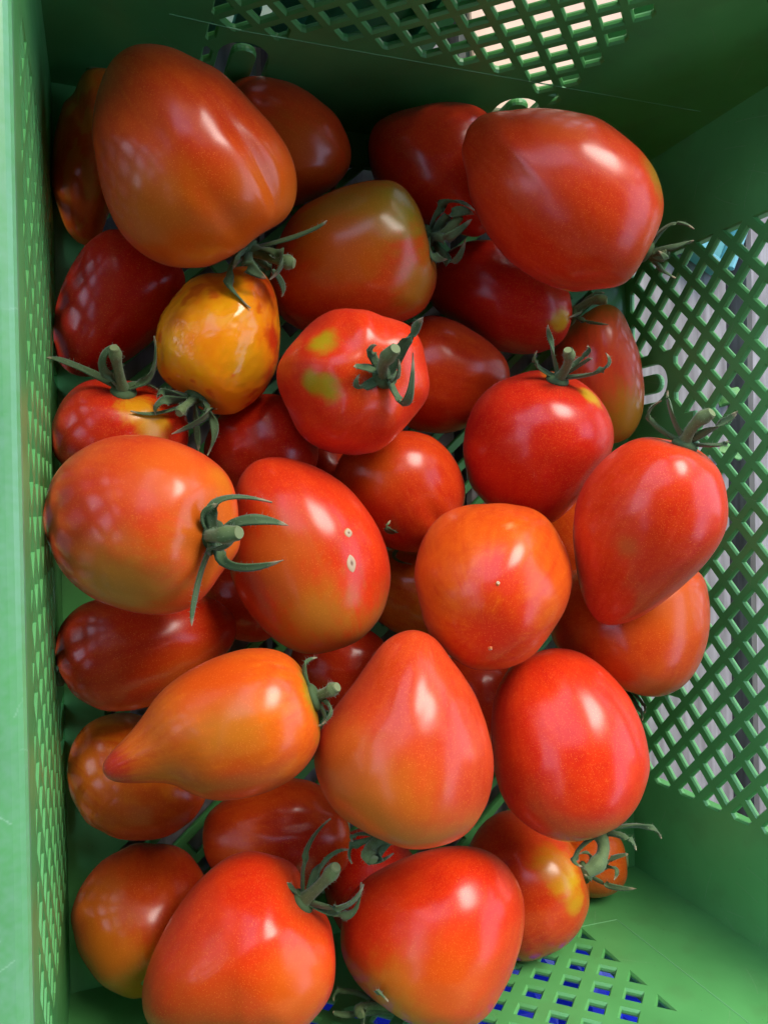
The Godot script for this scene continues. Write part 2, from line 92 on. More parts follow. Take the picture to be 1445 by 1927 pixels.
		across = Vector3(-0.985, -0.169, -0.032), down = Vector3(-0.172, 0.971, 0.166), lobes = [1.028, 0.998, 0.988, 1.001, 1.023, 1.026, 0.976, 0.904, 0.857, 0.853, 0.896, 0.945, 0.973, 1.004, 0.972, 0.956, 0.883, 0.854, 0.891, 0.932, 1.009, 1.105, 1.152, 1.085],
		sepals = [[Vector3(-0.0087, 0.0344, 0.002), Vector3(-0.0116, 0.0402, 0.0037), 0.0024], [Vector3(-0.0099, 0.0324, 0.0025), Vector3(-0.012, 0.037, 0.0039), 0.0022]]},
	{at = Vector3(-0.1095, 0.0408, 0.0374), axis = Vector3(-0.964, 0.068, 0.257), up = Vector3(0.02, 0.982, -0.185), length = 0.0651, width = 0.044, taper = 0.08, square = 0.92, nub = 0, nub_width = 0.5, dimple = 0.08, bulge = 0, nub_power = 2, skin = Color(0.5, 0.0288, 0.0063), shoulder = Color(0.42, 0.036, 0.0063), reach = 0.6, label = "dark red tomato lying crosswise against the left wall, below the orange-red one",
		patches = [[Vector3(-0.0171, -0.0063, 0.0119), 0.0161, Color(0.48, 0.063, 0.0063), 1]],
		across = Vector3(-0.342, -0.936, 0.086), down = Vector3(-0.94, 0.34, -0.031), lobes = [1.009, 0.991, 0.99, 0.986, 1.004, 1.004, 1.004, 0.997, 0.978, 0.938, 0.961, 0.998, 0.985, 1.029, 1.032, 0.957, 0.895, 0.842, 0.816, 0.81, 0.821, 0.862, 0.915, 0.984],
		sepals = [[Vector3(0.0086, 0.0316, 0.0032), Vector3(0.0036, 0.0328, 0.0001), 0.0026], [Vector3(0.0024, 0.0323, 0.007), Vector3(-0.0008, 0.0341, 0.0001), 0.0026]]},
	{at = Vector3(-0.0968, 0.0942, 0.0593), axis = Vector3(0.918, 0.255, -0.304), up = Vector3(-0.328, 0.919, -0.219), length = 0.0689, width = 0.0444, taper = 0.2, square = 0.9, nub = 0.5, nub_width = 0.46, dimple = 0.1, bulge = 0, nub_power = 2.4, skin = Color(0.65, 0.0945, 0.0059), shoulder = Color(0.44, 0.243, 0.0067), reach = 0.5, label = "orange pear-shaped tomato drawn out to a red nub, green round its stem", rib = 0.02, ribs = 5,
		patches = [[Vector3(0.0005, -0.0304, 0.0037), 0.0111, Color(0.54, 0.0225, 0.0081), 0.9], [Vector3(0.0021, 0.0101, 0.0218), 0.0136, Color(0.56, 0.144, 0.0099), 1], [Vector3(-0.0162, 0.0095, 0.0149), 0.0132, Color(0.64, 0.072, 0.0054), 1], [Vector3(0.0166, 0.0074, 0.0139), 0.0133, Color(0.58, 0.063, 0.0063), 1]],
		across = Vector3(0.342, 0.919, -0.195), down = Vector3(0.94, -0.335, 0.069), lobes = [0.977, 0.975, 0.986, 1.002, 1.016, 1.021, 1.004, 0.955, 0.892, 0.879, 0.924, 0.967, 1.008, 1.067, 1.112, 1.118, 1.097, 1.063, 1.026, 0.997, 0.983, 0.984, 0.989, 0.986],
		sepals = [[Vector3(0.0047, 0.0389, 0.0048), Vector3(0.0084, 0.0351, 0.0051), 0.0022], [Vector3(-0.0093, 0.0349, 0.0042), Vector3(-0.0112, 0.0399, 0.004), 0.0022], [Vector3(0.0069, 0.0363, 0.002), Vector3(0.0086, 0.0337, 0.0033), 0.002]], stem = [Vector3(-0.0001, 0.0388, 0.0038), Vector3(-0.0006, 0.0427, 0.0066), 0.0026]},
	{at = Vector3(-0.1143, 0.0223, 0.0929), axis = Vector3(0.883, 0.186, 0.43), up = Vector3(-0.047, 0.948, -0.315), length = 0.0552, width = 0.045, taper = 0.05, square = 0.97, nub = 0, nub_width = 0.5, dimple = 0.14, bulge = 0, nub_power = 2, skin = Color(0.6, 0.108, 0.0063), shoulder = Color(0.58, 0.126, 0.0067), reach = 0.8, label = "round brownish orange tomato on the crate floor beneath the pear-shaped tomato",
		patches = [[Vector3(0.0156, 0.0099, 0.014), 0.0198, Color(0.5, 0.054, 0.0063), 1], [Vector3(0.0073, 0.0228, 0.0126), 0.0133, Color(0.46, 0.045, 0.0063), 1]],
		across = Vector3(-0.343, 0.939, 0.001), down = Vector3(0.939, 0.343, -0.002), lobes = [0.896, 0.986, 0.968, 0.903, 0.915, 0.932, 0.961, 1.007, 1.007, 1.031, 0.993, 0.976, 0.958, 0.972, 1.028, 1.088, 1.109, 1.093, 1.041, 0.958, 0.896, 0.869, 0.845, 0.859]},
	{at = Vector3(-0.0328, 0.1027, 0.0635), axis = Vector3(-0.196, 0.004, 0.981), up = Vector3(-0.417, 0.905, -0.087), length = 0.0689, width = 0.0592, taper = 0.2, square = 0.95, nub = 0.06, nub_width = 0.6, dimple = 0.05, bulge = 0, nub_power = 2, skin = Color(0.54, 0.045, 0.0081), shoulder = Color(0.56, 0.108, 0.009), reach = 1.1, label = "large heart-shaped tomato pointing up, red above and orange below", rib = 0.05, ribs = 4, lobed = 0.5,
		patches = [[Vector3(0.0037, 0.0182, 0.0273), 0.0201, Color(0.56, 0.108, 0.009), 1], [Vector3(0.0189, 0.0074, 0.0225), 0.0136, Color(0.55, 0.09, 0.009), 1]],
		across = Vector3(-0.985, -0.17, -0.036), down = Vector3(-0.173, 0.965, 0.198), lobes = [0.946, 0.979, 1, 1.014, 1.032, 1.021, 1.002, 0.963, 0.953, 0.97, 0.977, 0.997, 0.978, 0.921, 0.886, 0.878, 0.911, 0.974, 0.981, 0.938, 0.875, 0.881, 0.902, 0.919],
		sepals = [[Vector3(0.0113, 0.0382, 0.0017), Vector3(0.0112, 0.0439, 0.0038), 0.0032], [Vector3(0.0049, 0.042, 0.0039), Vector3(-0.0016, 0.0389, 0.0016), 0.0034], [Vector3(0.0105, 0.0353, 0.0006), Vector3(0.0121, 0.0378, 0.0016), 0.003], [Vector3(0.0029, 0.0381, 0.0035), Vector3(0.0012, 0.0411, 0.0035), 0.003]], stem = [Vector3(0.006, 0.0378, 0.0035), Vector3(0.0049, 0.0404, 0.0065), 0.003]},
	{at = Vector3(0.0323, 0.0945, 0.0766), axis = Vector3(0.215, 0.311, 0.926), up = Vector3(-0.511, 0.844, -0.165), length = 0.0666, width = 0.0586, taper = 0.14, square = 0.9, nub = 0.03, nub_width = 0.5, dimple = 0.08, bulge = 0, nub_power = 2, skin = Color(0.6, 0.027, 0.0059), shoulder = Color(0.57, 0.036, 0.0063), reach = 0.5, label = "big smooth scarlet tomato right of the large heart-shaped tomato, stem end down", rib = 0.05, ribs = 4, lobed = 0.5,
		patches = [[Vector3(0.0031, 0.0282, 0.0072), 0.0126, Color(0.58, 0.072, 0.0067), 1]],
		across = Vector3(-0.951, 0.308, 0.039), down = Vector3(0.31, 0.942, 0.127), lobes = [0.99, 0.965, 0.942, 0.949, 0.985, 1.002, 0.993, 0.972, 0.977, 0.991, 0.979, 0.96, 0.95, 0.964, 0.98, 0.984, 0.984, 0.987, 1.038, 1.087, 1.097, 1.083, 1.07, 1.028],
		sepals = [[Vector3(0.0102, 0.0373, 0.0064), Vector3(0.0093, 0.0414, 0.0085), 0.0032], [Vector3(-0.0079, 0.0362, 0.006), Vector3(-0.0102, 0.0417, 0.0075), 0.0032], [Vector3(-0.0151, 0.0361, 0.001), Vector3(-0.0203, 0.0429, -0.001), 0.003]], stem = [Vector3(0.001, 0.0396, 0.0068), Vector3(0.0084, 0.0428, 0.0099), 0.0033]},
	{at = Vector3(-0.0595, 0.0242, 0.124), axis = Vector3(0.977, 0.215, -0.012), up = Vector3(-0.202, 0.899, -0.389), length = 0.06, width = 0.0464, taper = 0.05, square = 0.8, nub = 0.02, nub_width = 0.5, dimple = 0.1, bulge = 0, nub_power = 2, skin = Color(0.56, 0.0495, 0.0059), shoulder = Color(0.42, 0.063, 0.0059), reach = 0.6, label = "shaded brownish red tomato on the floor below the pear-shaped tomato, with a dark crease",
		patches = [[Vector3(0.0062, 0.0074, 0.0221), 0.0158, Color(0.4, 0.018, 0.0054), 1]], creases = [[1.733, 0.06, 0.18, 1.3]],
		across = Vector3(0.087, 0.996, 0), down = Vector3(0.996, -0.087, -0.002), lobes = [0.981, 0.993, 0.983, 0.987, 1.002, 0.992, 1.007, 1.021, 1.02, 1.045, 0.99, 0.996, 1.014, 1.026, 0.976, 0.945, 0.938, 0.968, 0.994, 0.946, 0.932, 0.886, 0.856, 0.935]},
	{at = Vector3(-0.1125, 0.0257, 0.1449), axis = Vector3(-0.003, 0.819, 0.573), up = Vector3(-0.053, 0.572, -0.818), length = 0.052, width = 0.0495, taper = 0.05, square = 0.97, nub = 0, nub_width = 0.5, dimple = 0.14, bulge = 0, nub_power = 2, skin = Color(0.5, 0.045, 0.0063), shoulder = Color(0.44, 0.162, 0.0113), reach = 0.75, label = "round red tomato in the near left corner, its green stem scar showing and no stem",
		patches = [[Vector3(0.0169, 0.0011, 0.0199), 0.0137, Color(0.5, 0.09, 0.0063), 1], [Vector3(0.0141, 0.0194, 0.0129), 0.0159, Color(0.52, 0.108, 0.0067), 1]],
		across = Vector3(-0.979, 0.182, -0.096), down = Vector3(0.206, 0.861, -0.466), lobes = [0.942, 0.916, 0.925, 0.906, 0.96, 0.976, 0.993, 0.958, 0.951, 0.955, 0.996, 1.039, 1.111, 1.113, 1.09, 1.065, 1.018, 1.018, 0.986, 1.023, 1.048, 1.033, 1.026, 0.985]},
	{at = Vector3(-0.0862, 0.0762, 0.1429), axis = Vector3(0.685, 0.267, -0.677), up = Vector3(-0.529, 0.822, -0.211), length = 0.0681, width = 0.0568, taper = 0.12, square = 0.88, nub = 0, nub_width = 0.5, dimple = 0.1, bulge = 0, nub_power = 2, skin = Color(0.64, 0.0288, 0.0049), shoulder = Color(0.64, 0.045, 0.0054), reach = 0.6, label = "big bright red tomato at the near edge with a knuckled green stem and swept sepals", rib = 0.08, ribs = 5, lobed = 0.4,
		patches = [[Vector3(0.0177, 0.0214, 0.0193), 0.0174, Color(0.64, 0.09, 0.0054), 1], [Vector3(0.0049, -0.0006, 0.0258), 0.0196, Color(0.63, 0.054, 0.0054), 1]],
		across = Vector3(0.669, 0.655, -0.351), down = Vector3(0.743, -0.591, 0.313), lobes = [0.993, 1.043, 1.047, 1.029, 0.95, 0.899, 0.826, 0.807, 0.825, 0.911, 0.994, 1.019, 1, 0.983, 0.983, 1.005, 1.037, 1.061, 1.057, 1.016, 0.975, 0.889, 0.907, 0.941],
		sepals = [[Vector3(-0.0106, 0.0444, 0.0051), Vector3(-0.0131, 0.0581, 0.0068), 0.0028], [Vector3(-0.0042, 0.0456, 0.0013), Vector3(-0.0019, 0.0549, 0.0023), 0.0038], [Vector3(0.0093, 0.0429, 0.0077), Vector3(0.0093, 0.0543, 0.01), 0.0042], [Vector3(0.0125, 0.0416, 0.0041), Vector3(0.0084, 0.0531, 0.0072), 0.0038], [Vector3(-0.0055, 0.0326, 0.0054), Vector3(-0.0076, 0.0334, 0.0062), 0.003]], stem = [Vector3(0.0002, 0.0427, 0.0077), Vector3(-0.0005, 0.0512, 0.012), 0.0029]},
	{at = Vector3(-0.0115, 0.074, 0.1453), axis = Vector3(-0.482, -0.011, 0.876), up = Vector3(-0.501, 0.824, -0.265), length = 0.0683, width = 0.0594, taper = 0.08, square = 0.85, nub = 0, nub_width = 0.5, dimple = 0.06, bulge = 0, nub_power = 2, skin = Color(0.63, 0.0288, 0.0054), shoulder = Color(0.6, 0.09, 0.0063), reach = 0.8, label = "big bright red tomato at the near wall, stem hidden below it at its left", rib = 0.07, ribs = 4, lobed = 0.6,
		patches = [[Vector3(-0.0011, 0.0202, 0.0253), 0.0171, Color(0.6, 0.144, 0.009), 1], [Vector3(-0.0133, 0.0073, 0.0268), 0.019, Color(0.62, 0.0675, 0.0054), 1]],
		across = Vector3(-0.883, -0.453, -0.121), down = Vector3(-0.469, 0.855, 0.221), lobes = [1.141, 1.123, 1.098, 1.083, 1.089, 1.047, 0.983, 0.946, 0.94, 0.964, 1.007, 1.073, 1.099, 1.095, 1.031, 0.916, 0.83, 0.775, 0.753, 0.786, 0.868, 0.963, 1.048, 1.122],
		sepals = [[Vector3(0.0146, 0.0406, 0.0073), Vector3(0.0198, 0.042, 0.0093), 0.0045], [Vector3(0.0084, 0.0362, 0.0075), Vector3(0.0073, 0.0405, 0.0113), 0.004], [Vector3(0.0183, 0.0349, 0.0053), Vector3(0.0213, 0.0403, 0.0066), 0.0034], [Vector3(0.0077, 0.0226, 0.0249), Vector3(0.0033, 0.024, 0.0242), 0.0026]], stem = [Vector3(0.0097, 0.0356, 0.0073), Vector3(0.0106, 0.0372, 0.0112), 0.0026]},
	{at = Vector3(0.0453, 0.0424, 0.1556), axis = Vector3(0.813, 0.532, -0.237), up = Vector3(-0.58, 0.704, -0.41), length = 0.0537, width = 0.0603, taper = 0.05, square = 0.8, nub = 0.02, nub_width = 0.5, dimple = 0.1, bulge = 0, nub_power = 2, skin = Color(0.55, 0.036, 0.0059), shoulder = Color(0.53, 0.081, 0.0063), reach = 0.6, label = "red tomato striped yellow at its shoulder, on the crate floor near the right corner", rib = 0.06, ribs = 4,
		patches = [[Vector3(0.0009, 0.022, 0.023), 0.0084, Color(0.52, 0.297, 0.0054), 1], [Vector3(0.011, 0.0228, 0.018), 0.006, Color(0.54, 0.234, 0.0054), 1], [Vector3(-0.0048, 0.0175, 0.0255), 0.0098, Color(0.46, 0.144, 0.0067), 1]],
		across = Vector3(0.14, 0.98, -0.14), down = Vector3(0.99, -0.139, 0.017), lobes = [1.01, 0.992, 0.933, 0.919, 0.934, 0.957, 1.021, 1.052, 1.052, 1.054, 1.036, 1.004, 0.997, 0.947, 0.947, 0.971, 0.994, 1.005, 0.96, 0.879, 0.834, 0.866, 0.936, 0.979],
		sepals = [[Vector3(0.0059, 0.0354, 0.0045), Vector3(0.0091, 0.0472, 0.0062), 0.0032], [Vector3(-0.003, 0.0401, 0.0053), Vector3(-0.0041, 0.0476, 0.0071), 0.0034], [Vector3(-0.0001, 0.0398, 0.0063), Vector3(0.0047, 0.039, 0.0074), 0.003], [Vector3(-0.0059, 0.0317, 0.0038), Vector3(-0.0072, 0.027, 0.0051), 0.0032], [Vector3(0.0026, 0.0299, 0.0038), Vector3(0.0008, 0.0276, 0.009), 0.0026]], stem = [Vector3(-0.0012, 0.0324, 0.0057), Vector3(-0.0022, 0.0351, 0.0085), 0.0024]},
	{at = Vector3(0.0973, 0.0168, 0.1664), axis = Vector3(0.833, 0.548, -0.08), up = Vector3(-0.528, 0.742, -0.412), length = 0.0379, width = 0.0336, taper = 0.08, square = 0.92, nub = 0, nub_width = 0.5, dimple = 0.08, bulge = 0, nub_power = 2, skin = Color(0.55, 0.081, 0.0077), shoulder = Color(0.55, 0.09, 0.0067), reach = 0.5, label = "small orange tomato peeping out behind a star-shaped calyx at the right corner"},
	{at = Vector3(-0.0294, 0.0187, 0.0579), axis = Vector3(0.863, 0.352, 0.363), up = Vector3(-0.295, 0.934, -0.203), length = 0.0436, width = 0.0384, taper = 0.08, square = 0.92, nub = 0, nub_width = 0.5, dimple = 0.08, bulge = 0, nub_power = 2, skin = Color(0.5, 0.027, 0.0054), shoulder = Color(0.4, 0.018, 0.0054), reach = 0.4, label = "dark red tomato deep in the gap above the large heart-shaped tomato"},
	{at = Vector3(0.0908, 0.0234, 0.0115), axis = Vector3(0.376, 0.328, 0.867), up = Vector3(-0.576, 0.815, -0.059), length = 0.0554, width = 0.0479, taper = 0.08, square = 0.92, nub = 0, nub_width = 0.5, dimple = 0.08, bulge = 0, nub_power = 2, skin = Color(0.5, 0.054, 0.0063), shoulder = Color(0.5, 0.054, 0.0054), reach = 0.4, label = "orange-red tomato deep in the gap between the dimpled and the heart-shaped tomato"},
	{at = Vector3(0.036, 0.0213, 0.0792), axis = Vector3(0.05, 0.3, 0.953), up = Vector3(-0.452, 0.857, -0.246), length = 0.0472, width = 0.0439, taper = 0.08, square = 0.92, nub = 0, nub_width = 0.5, dimple = 0.08, bulge = 0, nub_power = 2, skin = Color(0.5, 0.027, 0.0054), shoulder = Color(0.4, 0.018, 0.0054), reach = 0.4, label = "dark red tomato at the bottom between the dimpled and the smooth scarlet tomato"},
	{at = Vector3(0.0032, 0.0197, 0.0263), axis = Vector3(0.846, 0.398, 0.354), up = Vector3(-0.385, 0.916, -0.108), length = 0.0449, width = 0.0403, taper = 0.08, square = 0.92, nub = 0, nub_width = 0.5, dimple = 0.08, bulge = 0, nub_power = 2, skin = Color(0.5, 0.09, 0.0067), shoulder = Color(0.5, 0.09, 0.0054), reach = 0.4, label = "dull orange tomato deep in the dark gap between the scarred and the dimpled tomato"},
	{at = Vector3(-0.0693, 0.016, 0.0266), axis = Vector3(0.82, 0.217, 0.53), up = Vector3(-0.185, 0.976, -0.115), length = 0.0364, width = 0.0328, taper = 0.08, square = 0.92, nub = 0, nub_width = 0.5, dimple = 0.08, bulge = 0, nub_power = 2, skin = Color(0.5, 0.027, 0.0054), shoulder = Color(0.5, 0.027, 0.0054), reach = 0.4, label = "dark red tomato deep between the long-sepalled and the scarred tomato"},
	{at = Vector3(-0.0365, 0.0159, -0.0257), axis = Vector3(0.165, 0.003, 0.986), up = Vector3(-0.28, 0.959, 0.044), length = 0.0344, width = 0.0322, taper = 0.08, square = 0.92, nub = 0, nub_width = 0.5, dimple = 0.08, bulge = 0, nub_power = 2, skin = Color(0.5, 0.027, 0.0054), shoulder = Color(0.5, 0.027, 0.0054), reach = 0.4, label = "small dark red tomato deep below the two-patched tomato, beside the shaded crimson one"},
	{at = Vector3(-0.0173, 0.0209, 0.1536), axis = Vector3(0.318, 0.526, 0.789), up = Vector3(-0.301, 0.845, -0.442), length = 0.0459, width = 0.0427, taper = 0.08, square = 0.92, nub = 0, nub_width = 0.5, dimple = 0.08, bulge = 0, nub_power = 2, skin = Color(0.5, 0.0144, 0.0054), shoulder = Color(0.4, 0.018, 0.0054), reach = 0.4, label = "deep crimson tomato in the gap behind the knuckled green stem"},
]


func _ready() -> void:
	# camera
	var camera := Camera3D.new()
	camera.name = "camera"
	camera.transform = Transform3D(Vector3(0.93313, 0.35906, 0.0184), Vector3(0.01965, 0.00017, -0.99981), Vector3(-0.35899, 0.93331, -0.0069), Vector3(-0.1302, 0.3372, -0.011))
	camera.fov = 67.32
	camera.near = 0.02
	camera.far = 400.0
	add_child(camera)
	camera.current = true
	# sky, sun, exposure
	var around := WorldEnvironment.new()
	around.name = "world_environment"
	var env := Environment.new()
	env.background_mode = Environment.BG_SKY
	var sky := Sky.new()
	var dome := ProceduralSkyMaterial.new()
	dome.sky_top_color = Color(0.60, 0.68, 0.82)
	dome.sky_horizon_color = Color(0.82, 0.86, 0.93)
	dome.sky_curve = 0.2
	dome.ground_bottom_color = Color(0.25, 0.24, 0.22)
	dome.ground_horizon_color = Color(0.4, 0.4, 0.38)
	dome.sky_energy_multiplier = 1.4
	sky.sky_material = dome
	env.sky = sky
	env.tonemap_mode = Environment.TONE_MAPPER_LINEAR
	env.tonemap_exposure = 2.5
	env.sdfgi_enabled = true
	env.ssao_enabled = true
	env.ssil_enabled = true
	around.environment = env
	add_child(around)
	var sun := DirectionalLight3D.new()
	sun.name = "sun"
	sun.light_energy = 0.56
	sun.light_color = Color(1.0, 0.97, 0.93)
	sun.light_angular_distance = 28.0
	sun.shadow_enabled = true
	sun.look_at_from_position(Vector3(0.35, 0.95, -1.0), Vector3.ZERO, Vector3.UP)
	add_child(sun)

	noise.seed = 7
	noise.noise_type = FastNoiseLite.TYPE_SIMPLEX_SMOOTH
	noise.frequency = 1.0
	noise.fractal_octaves = 3
	fine.seed = 21
	fine.noise_type = FastNoiseLite.TYPE_SIMPLEX_SMOOTH
	fine.frequency = 1.0
	fine.fractal_octaves = 2
	make_materials()
	surroundings()
	var green := plastic("green plastic", Color(0.115, 0.41, 0.118), 0.34)
	crate(green, "open green plastic crate with diamond lattice walls, holding the heap of tomatoes")
	for t in heap:
		tomato(t)
	outside()


# ---------------------------------------------------------------- helpers

func numbered(called: String) -> String:
	var n: int = taken.get(called, 0)
	taken[called] = n + 1
	return called if n == 0 else "%s_%03d" % [called, n]


func tag(o: Node, label := "", category := "", group := "", kind := "") -> void:
	if label: o.set_meta("label", label)
	if category: o.set_meta("category", category)
	if group: o.set_meta("group", group)
	if kind: o.set_meta("kind", kind)


func base(called: String, at := Vector3.ZERO) -> Node3D:
	var o := Node3D.new()
	o.name = numbered(called)
	o.position = at
	add_child(o, true)
	return o


func put(called: String, mesh: Mesh, material: Material, parent: Node) -> MeshInstance3D:
	var o := MeshInstance3D.new()
	o.name = called if parent != self else numbered(called)
	o.mesh = mesh
	o.material_override = material
	parent.add_child(o, true)
	return o


func quad(st: SurfaceTool, a: Vector3, b: Vector3, c: Vector3, d: Vector3) -> void:
	for p in [a, c, b, a, d, c]:
		st.add_vertex(p)


func box(st: SurfaceTool, lo: Vector3, hi: Vector3, bevel := 0.0) -> void:
	# a box with chamfered edges: three pairs of shrunken faces, joined by chamfers and corner triangles
	var c := (lo + hi) / 2.0
	var h := (hi - lo) / 2.0
	var k := minf(bevel, minf(h.x, minf(h.y, h.z)) * 0.9)
	var pts := PackedVector3Array()
	for sx in [-1, 1]:
		for sy in [-1, 1]:
			for sz in [-1, 1]:
				var s := Vector3(sx, sy, sz)
				pts.append(c + s * h - Vector3(0, sy * k, sz * k))
				pts.append(c + s * h - Vector3(sx * k, 0, sz * k))
				pts.append(c + s * h - Vector3(sx * k, sy * k, 0))
	hull(st, pts, c)


func hull(st: SurfaceTool, pts: PackedVector3Array, c: Vector3) -> void:
	# brute convex hull of a few points: every plane that has all points on one side becomes a fan
	var done := {}
	var n := pts.size()
	for i in n:
		for j in range(i + 1, n):
			for k in range(j + 1, n):
				var nn := (pts[j] - pts[i]).cross(pts[k] - pts[i])
				if nn.length() < 1e-12: continue
				nn = nn.normalized()
				if nn.dot(pts[i] - c) < 0: nn = -nn
				var d := nn.dot(pts[i])
				var on: Array = []
				var ok := true
				for q in n:
					var e := nn.dot(pts[q]) - d
					if e > 1e-6:
						ok = false
						break
					if e > -1e-6: on.append(q)
				if not ok or done.has(str(on)): continue
				done[str(on)] = true
				var m := Vector3.ZERO
				for q in on: m += pts[q]
				m /= on.size()
				var ax := (pts[on[0]] - m).normalized()
				var ay := nn.cross(ax)
				on.sort_custom(func(a, b): return atan2((pts[a] - m).dot(ay), (pts[a] - m).dot(ax)) > atan2((pts[b] - m).dot(ay), (pts[b] - m).dot(ax)))
				for q in range(1, on.size() - 1):
					for w in [on[0], on[q], on[q + 1]]: st.add_vertex(pts[w])


func begin(smooth := false) -> SurfaceTool:
	var st := SurfaceTool.new()
	st.begin(Mesh.PRIMITIVE_TRIANGLES)
	st.set_smooth_group(0 if smooth else -1)
	return st


func finish(st: SurfaceTool) -> ArrayMesh:
	st.generate_normals()
	st.index()
	return st.commit()


# ---------------------------------------------------------------- materials

func tone_image(side: int, low: Color, high: Color, freq: float, salt: int, sharp := 1.0) -> ImageTexture:
	# fractal noise that tiles, between two colours
	var f := FastNoiseLite.new()
	f.seed = salt
	f.noise_type = FastNoiseLite.TYPE_SIMPLEX_SMOOTH
	f.frequency = freq / side
	f.fractal_octaves = 4
	var grey := f.get_seamless_image(side, side, false, false, 0.2)
	var im := Image.create(side, side, false, Image.FORMAT_RGB8)
	for y in side:
		for x in side:
			im.set_pixel(x, y, low.lerp(high, clampf(0.5 + (grey.get_pixel(x, y).r - 0.5) * sharp, 0.0, 1.0)))
	return ImageTexture.create_from_image(im)


func speck_texture(side: int, count: int, tint: Color, alpha: float, salt: int, largest := 2) -> ImageTexture:
	var rng := RandomNumberGenerator.new()
	rng.seed = salt
	var im := Image.create(side, side, false, Image.FORMAT_RGBA8)
	im.fill(Color(tint.r, tint.g, tint.b, 0.0))
	for n in count:
		var x := rng.randi() % side
		var y := rng.randi() % side
		var a := alpha * rng.randf_range(0.25, 1.0)
		var big := rng.randi_range(2, largest) if rng.randf() < 0.5 else 1
		for dx in big:
			for dy in big:
				im.set_pixel((x + dx) % side, (y + dy) % side, Color(tint.r, tint.g, tint.b, a))
	return ImageTexture.create_from_image(im)


func make_materials() -> void:
	skin_material = StandardMaterial3D.new()
	skin_material.resource_name = "tomato skin"
	skin_material.vertex_color_use_as_albedo = true
	skin_material.roughness = 0.25
	skin_material.metallic_specular = 0.42
	skin_material.uv1_triplanar = true
	skin_material.uv1_scale = Vector3(28, 28, 28)
	skin_material.detail_enabled = true
	skin_material.detail_blend_mode = BaseMaterial3D.BLEND_MODE_MIX
	skin_material.detail_albedo = speck_texture(512, 5200, Color(1.0, 0.6, 0.26), 0.42, 3, 3)
	skin_material.rim_enabled = true
	skin_material.rim = 0.04
	skin_material.rim_tint = 0.4
	glossy_skin = skin_material.duplicate()
	glossy_skin.resource_name = "wrinkled tomato skin"
	glossy_skin.roughness = 0.15
	leaf_material = StandardMaterial3D.new()
	leaf_material.resource_name = "calyx leaf"
	leaf_material.vertex_color_use_as_albedo = true
	leaf_material.roughness = 0.7
	leaf_material.rim_enabled = true
	leaf_material.rim = 0.25
	leaf_material.rim_tint = 0.5
	leaf_material.metallic_specular = 0.3
	cut_material = StandardMaterial3D.new()
	cut_material.resource_name = "cut stem"
	cut_material.albedo_color = Color(0.16, 0.2, 0.08).linear_to_srgb()
	cut_material.roughness = 0.8
	scar_material = StandardMaterial3D.new()
	scar_material.resource_name = "dry scar"
	scar_material.vertex_color_use_as_albedo = true
	scar_material.roughness = 0.75


func plastic(called: String, albedo: Color, rough: float) -> StandardMaterial3D:
	var m := StandardMaterial3D.new()
	m.resource_name = called
	m.albedo_color = albedo.linear_to_srgb()
	m.albedo_texture = tone_image(256, Color(0.9, 0.92, 0.9), Color(1, 1, 1), 5.0, 11)
	m.roughness = 1.0
	m.roughness_texture = tone_image(256, Color(rough - 0.07, 0, 0), Color(rough + 0.10, 0, 0), 9.0, 17)
	m.uv1_triplanar = true
	m.uv1_scale = Vector3(6, 6, 6)
	m.detail_enabled = true
	m.detail_blend_mode = BaseMaterial3D.BLEND_MODE_MIX
	m.detail_albedo = grime()
	m.backlight_enabled = true
	m.backlight = Color(0.5, 0.55, 0.3)
	return m


func grime() -> ImageTexture:
	# soil stains, scratches and pale specks on moulded plastic
	if has_meta("grime"): return get_meta("grime")
	var f := FastNoiseLite.new()
	f.seed = 77
	f.noise_type = FastNoiseLite.TYPE_SIMPLEX_SMOOTH
	f.frequency = 7.0 / 512.0
	f.fractal_octaves = 5
	var cloud := f.get_seamless_image(512, 512, false, false, 0.2)
	var rng := RandomNumberGenerator.new()
	rng.seed = 31
	var im := Image.create(512, 512, false, Image.FORMAT_RGBA8)
	for y in 512:
		for x in 512:
			var v := cloud.get_pixel(x, y).r
			im.set_pixel(x, y, Color(0.33, 0.31, 0.2, 0.13 * smoothstep(0.52, 0.85, v)))
	for n in 26:
		var p := Vector2(rng.randf() * 512, rng.randf() * 512)
		var d := Vector2.from_angle(rng.randf() * TAU)
		var bend := rng.randf_range(-0.01, 0.01)
		for k in rng.randi_range(10, 60):
			d = d.rotated(bend)
			p += d
			im.set_pixel(int(p.x) & 511, int(p.y) & 511, Color(0.68, 0.82, 0.7, 0.28))
	for n in 130:
		var dark := rng.randf() < 0.4
		im.set_pixel(rng.randi() % 512, rng.randi() % 512, Color(0.12, 0.1, 0.07, 0.7) if dark else Color(0.75, 0.85, 0.75, 0.5))
	set_meta("grime", ImageTexture.create_from_image(im))
	return get_meta("grime")


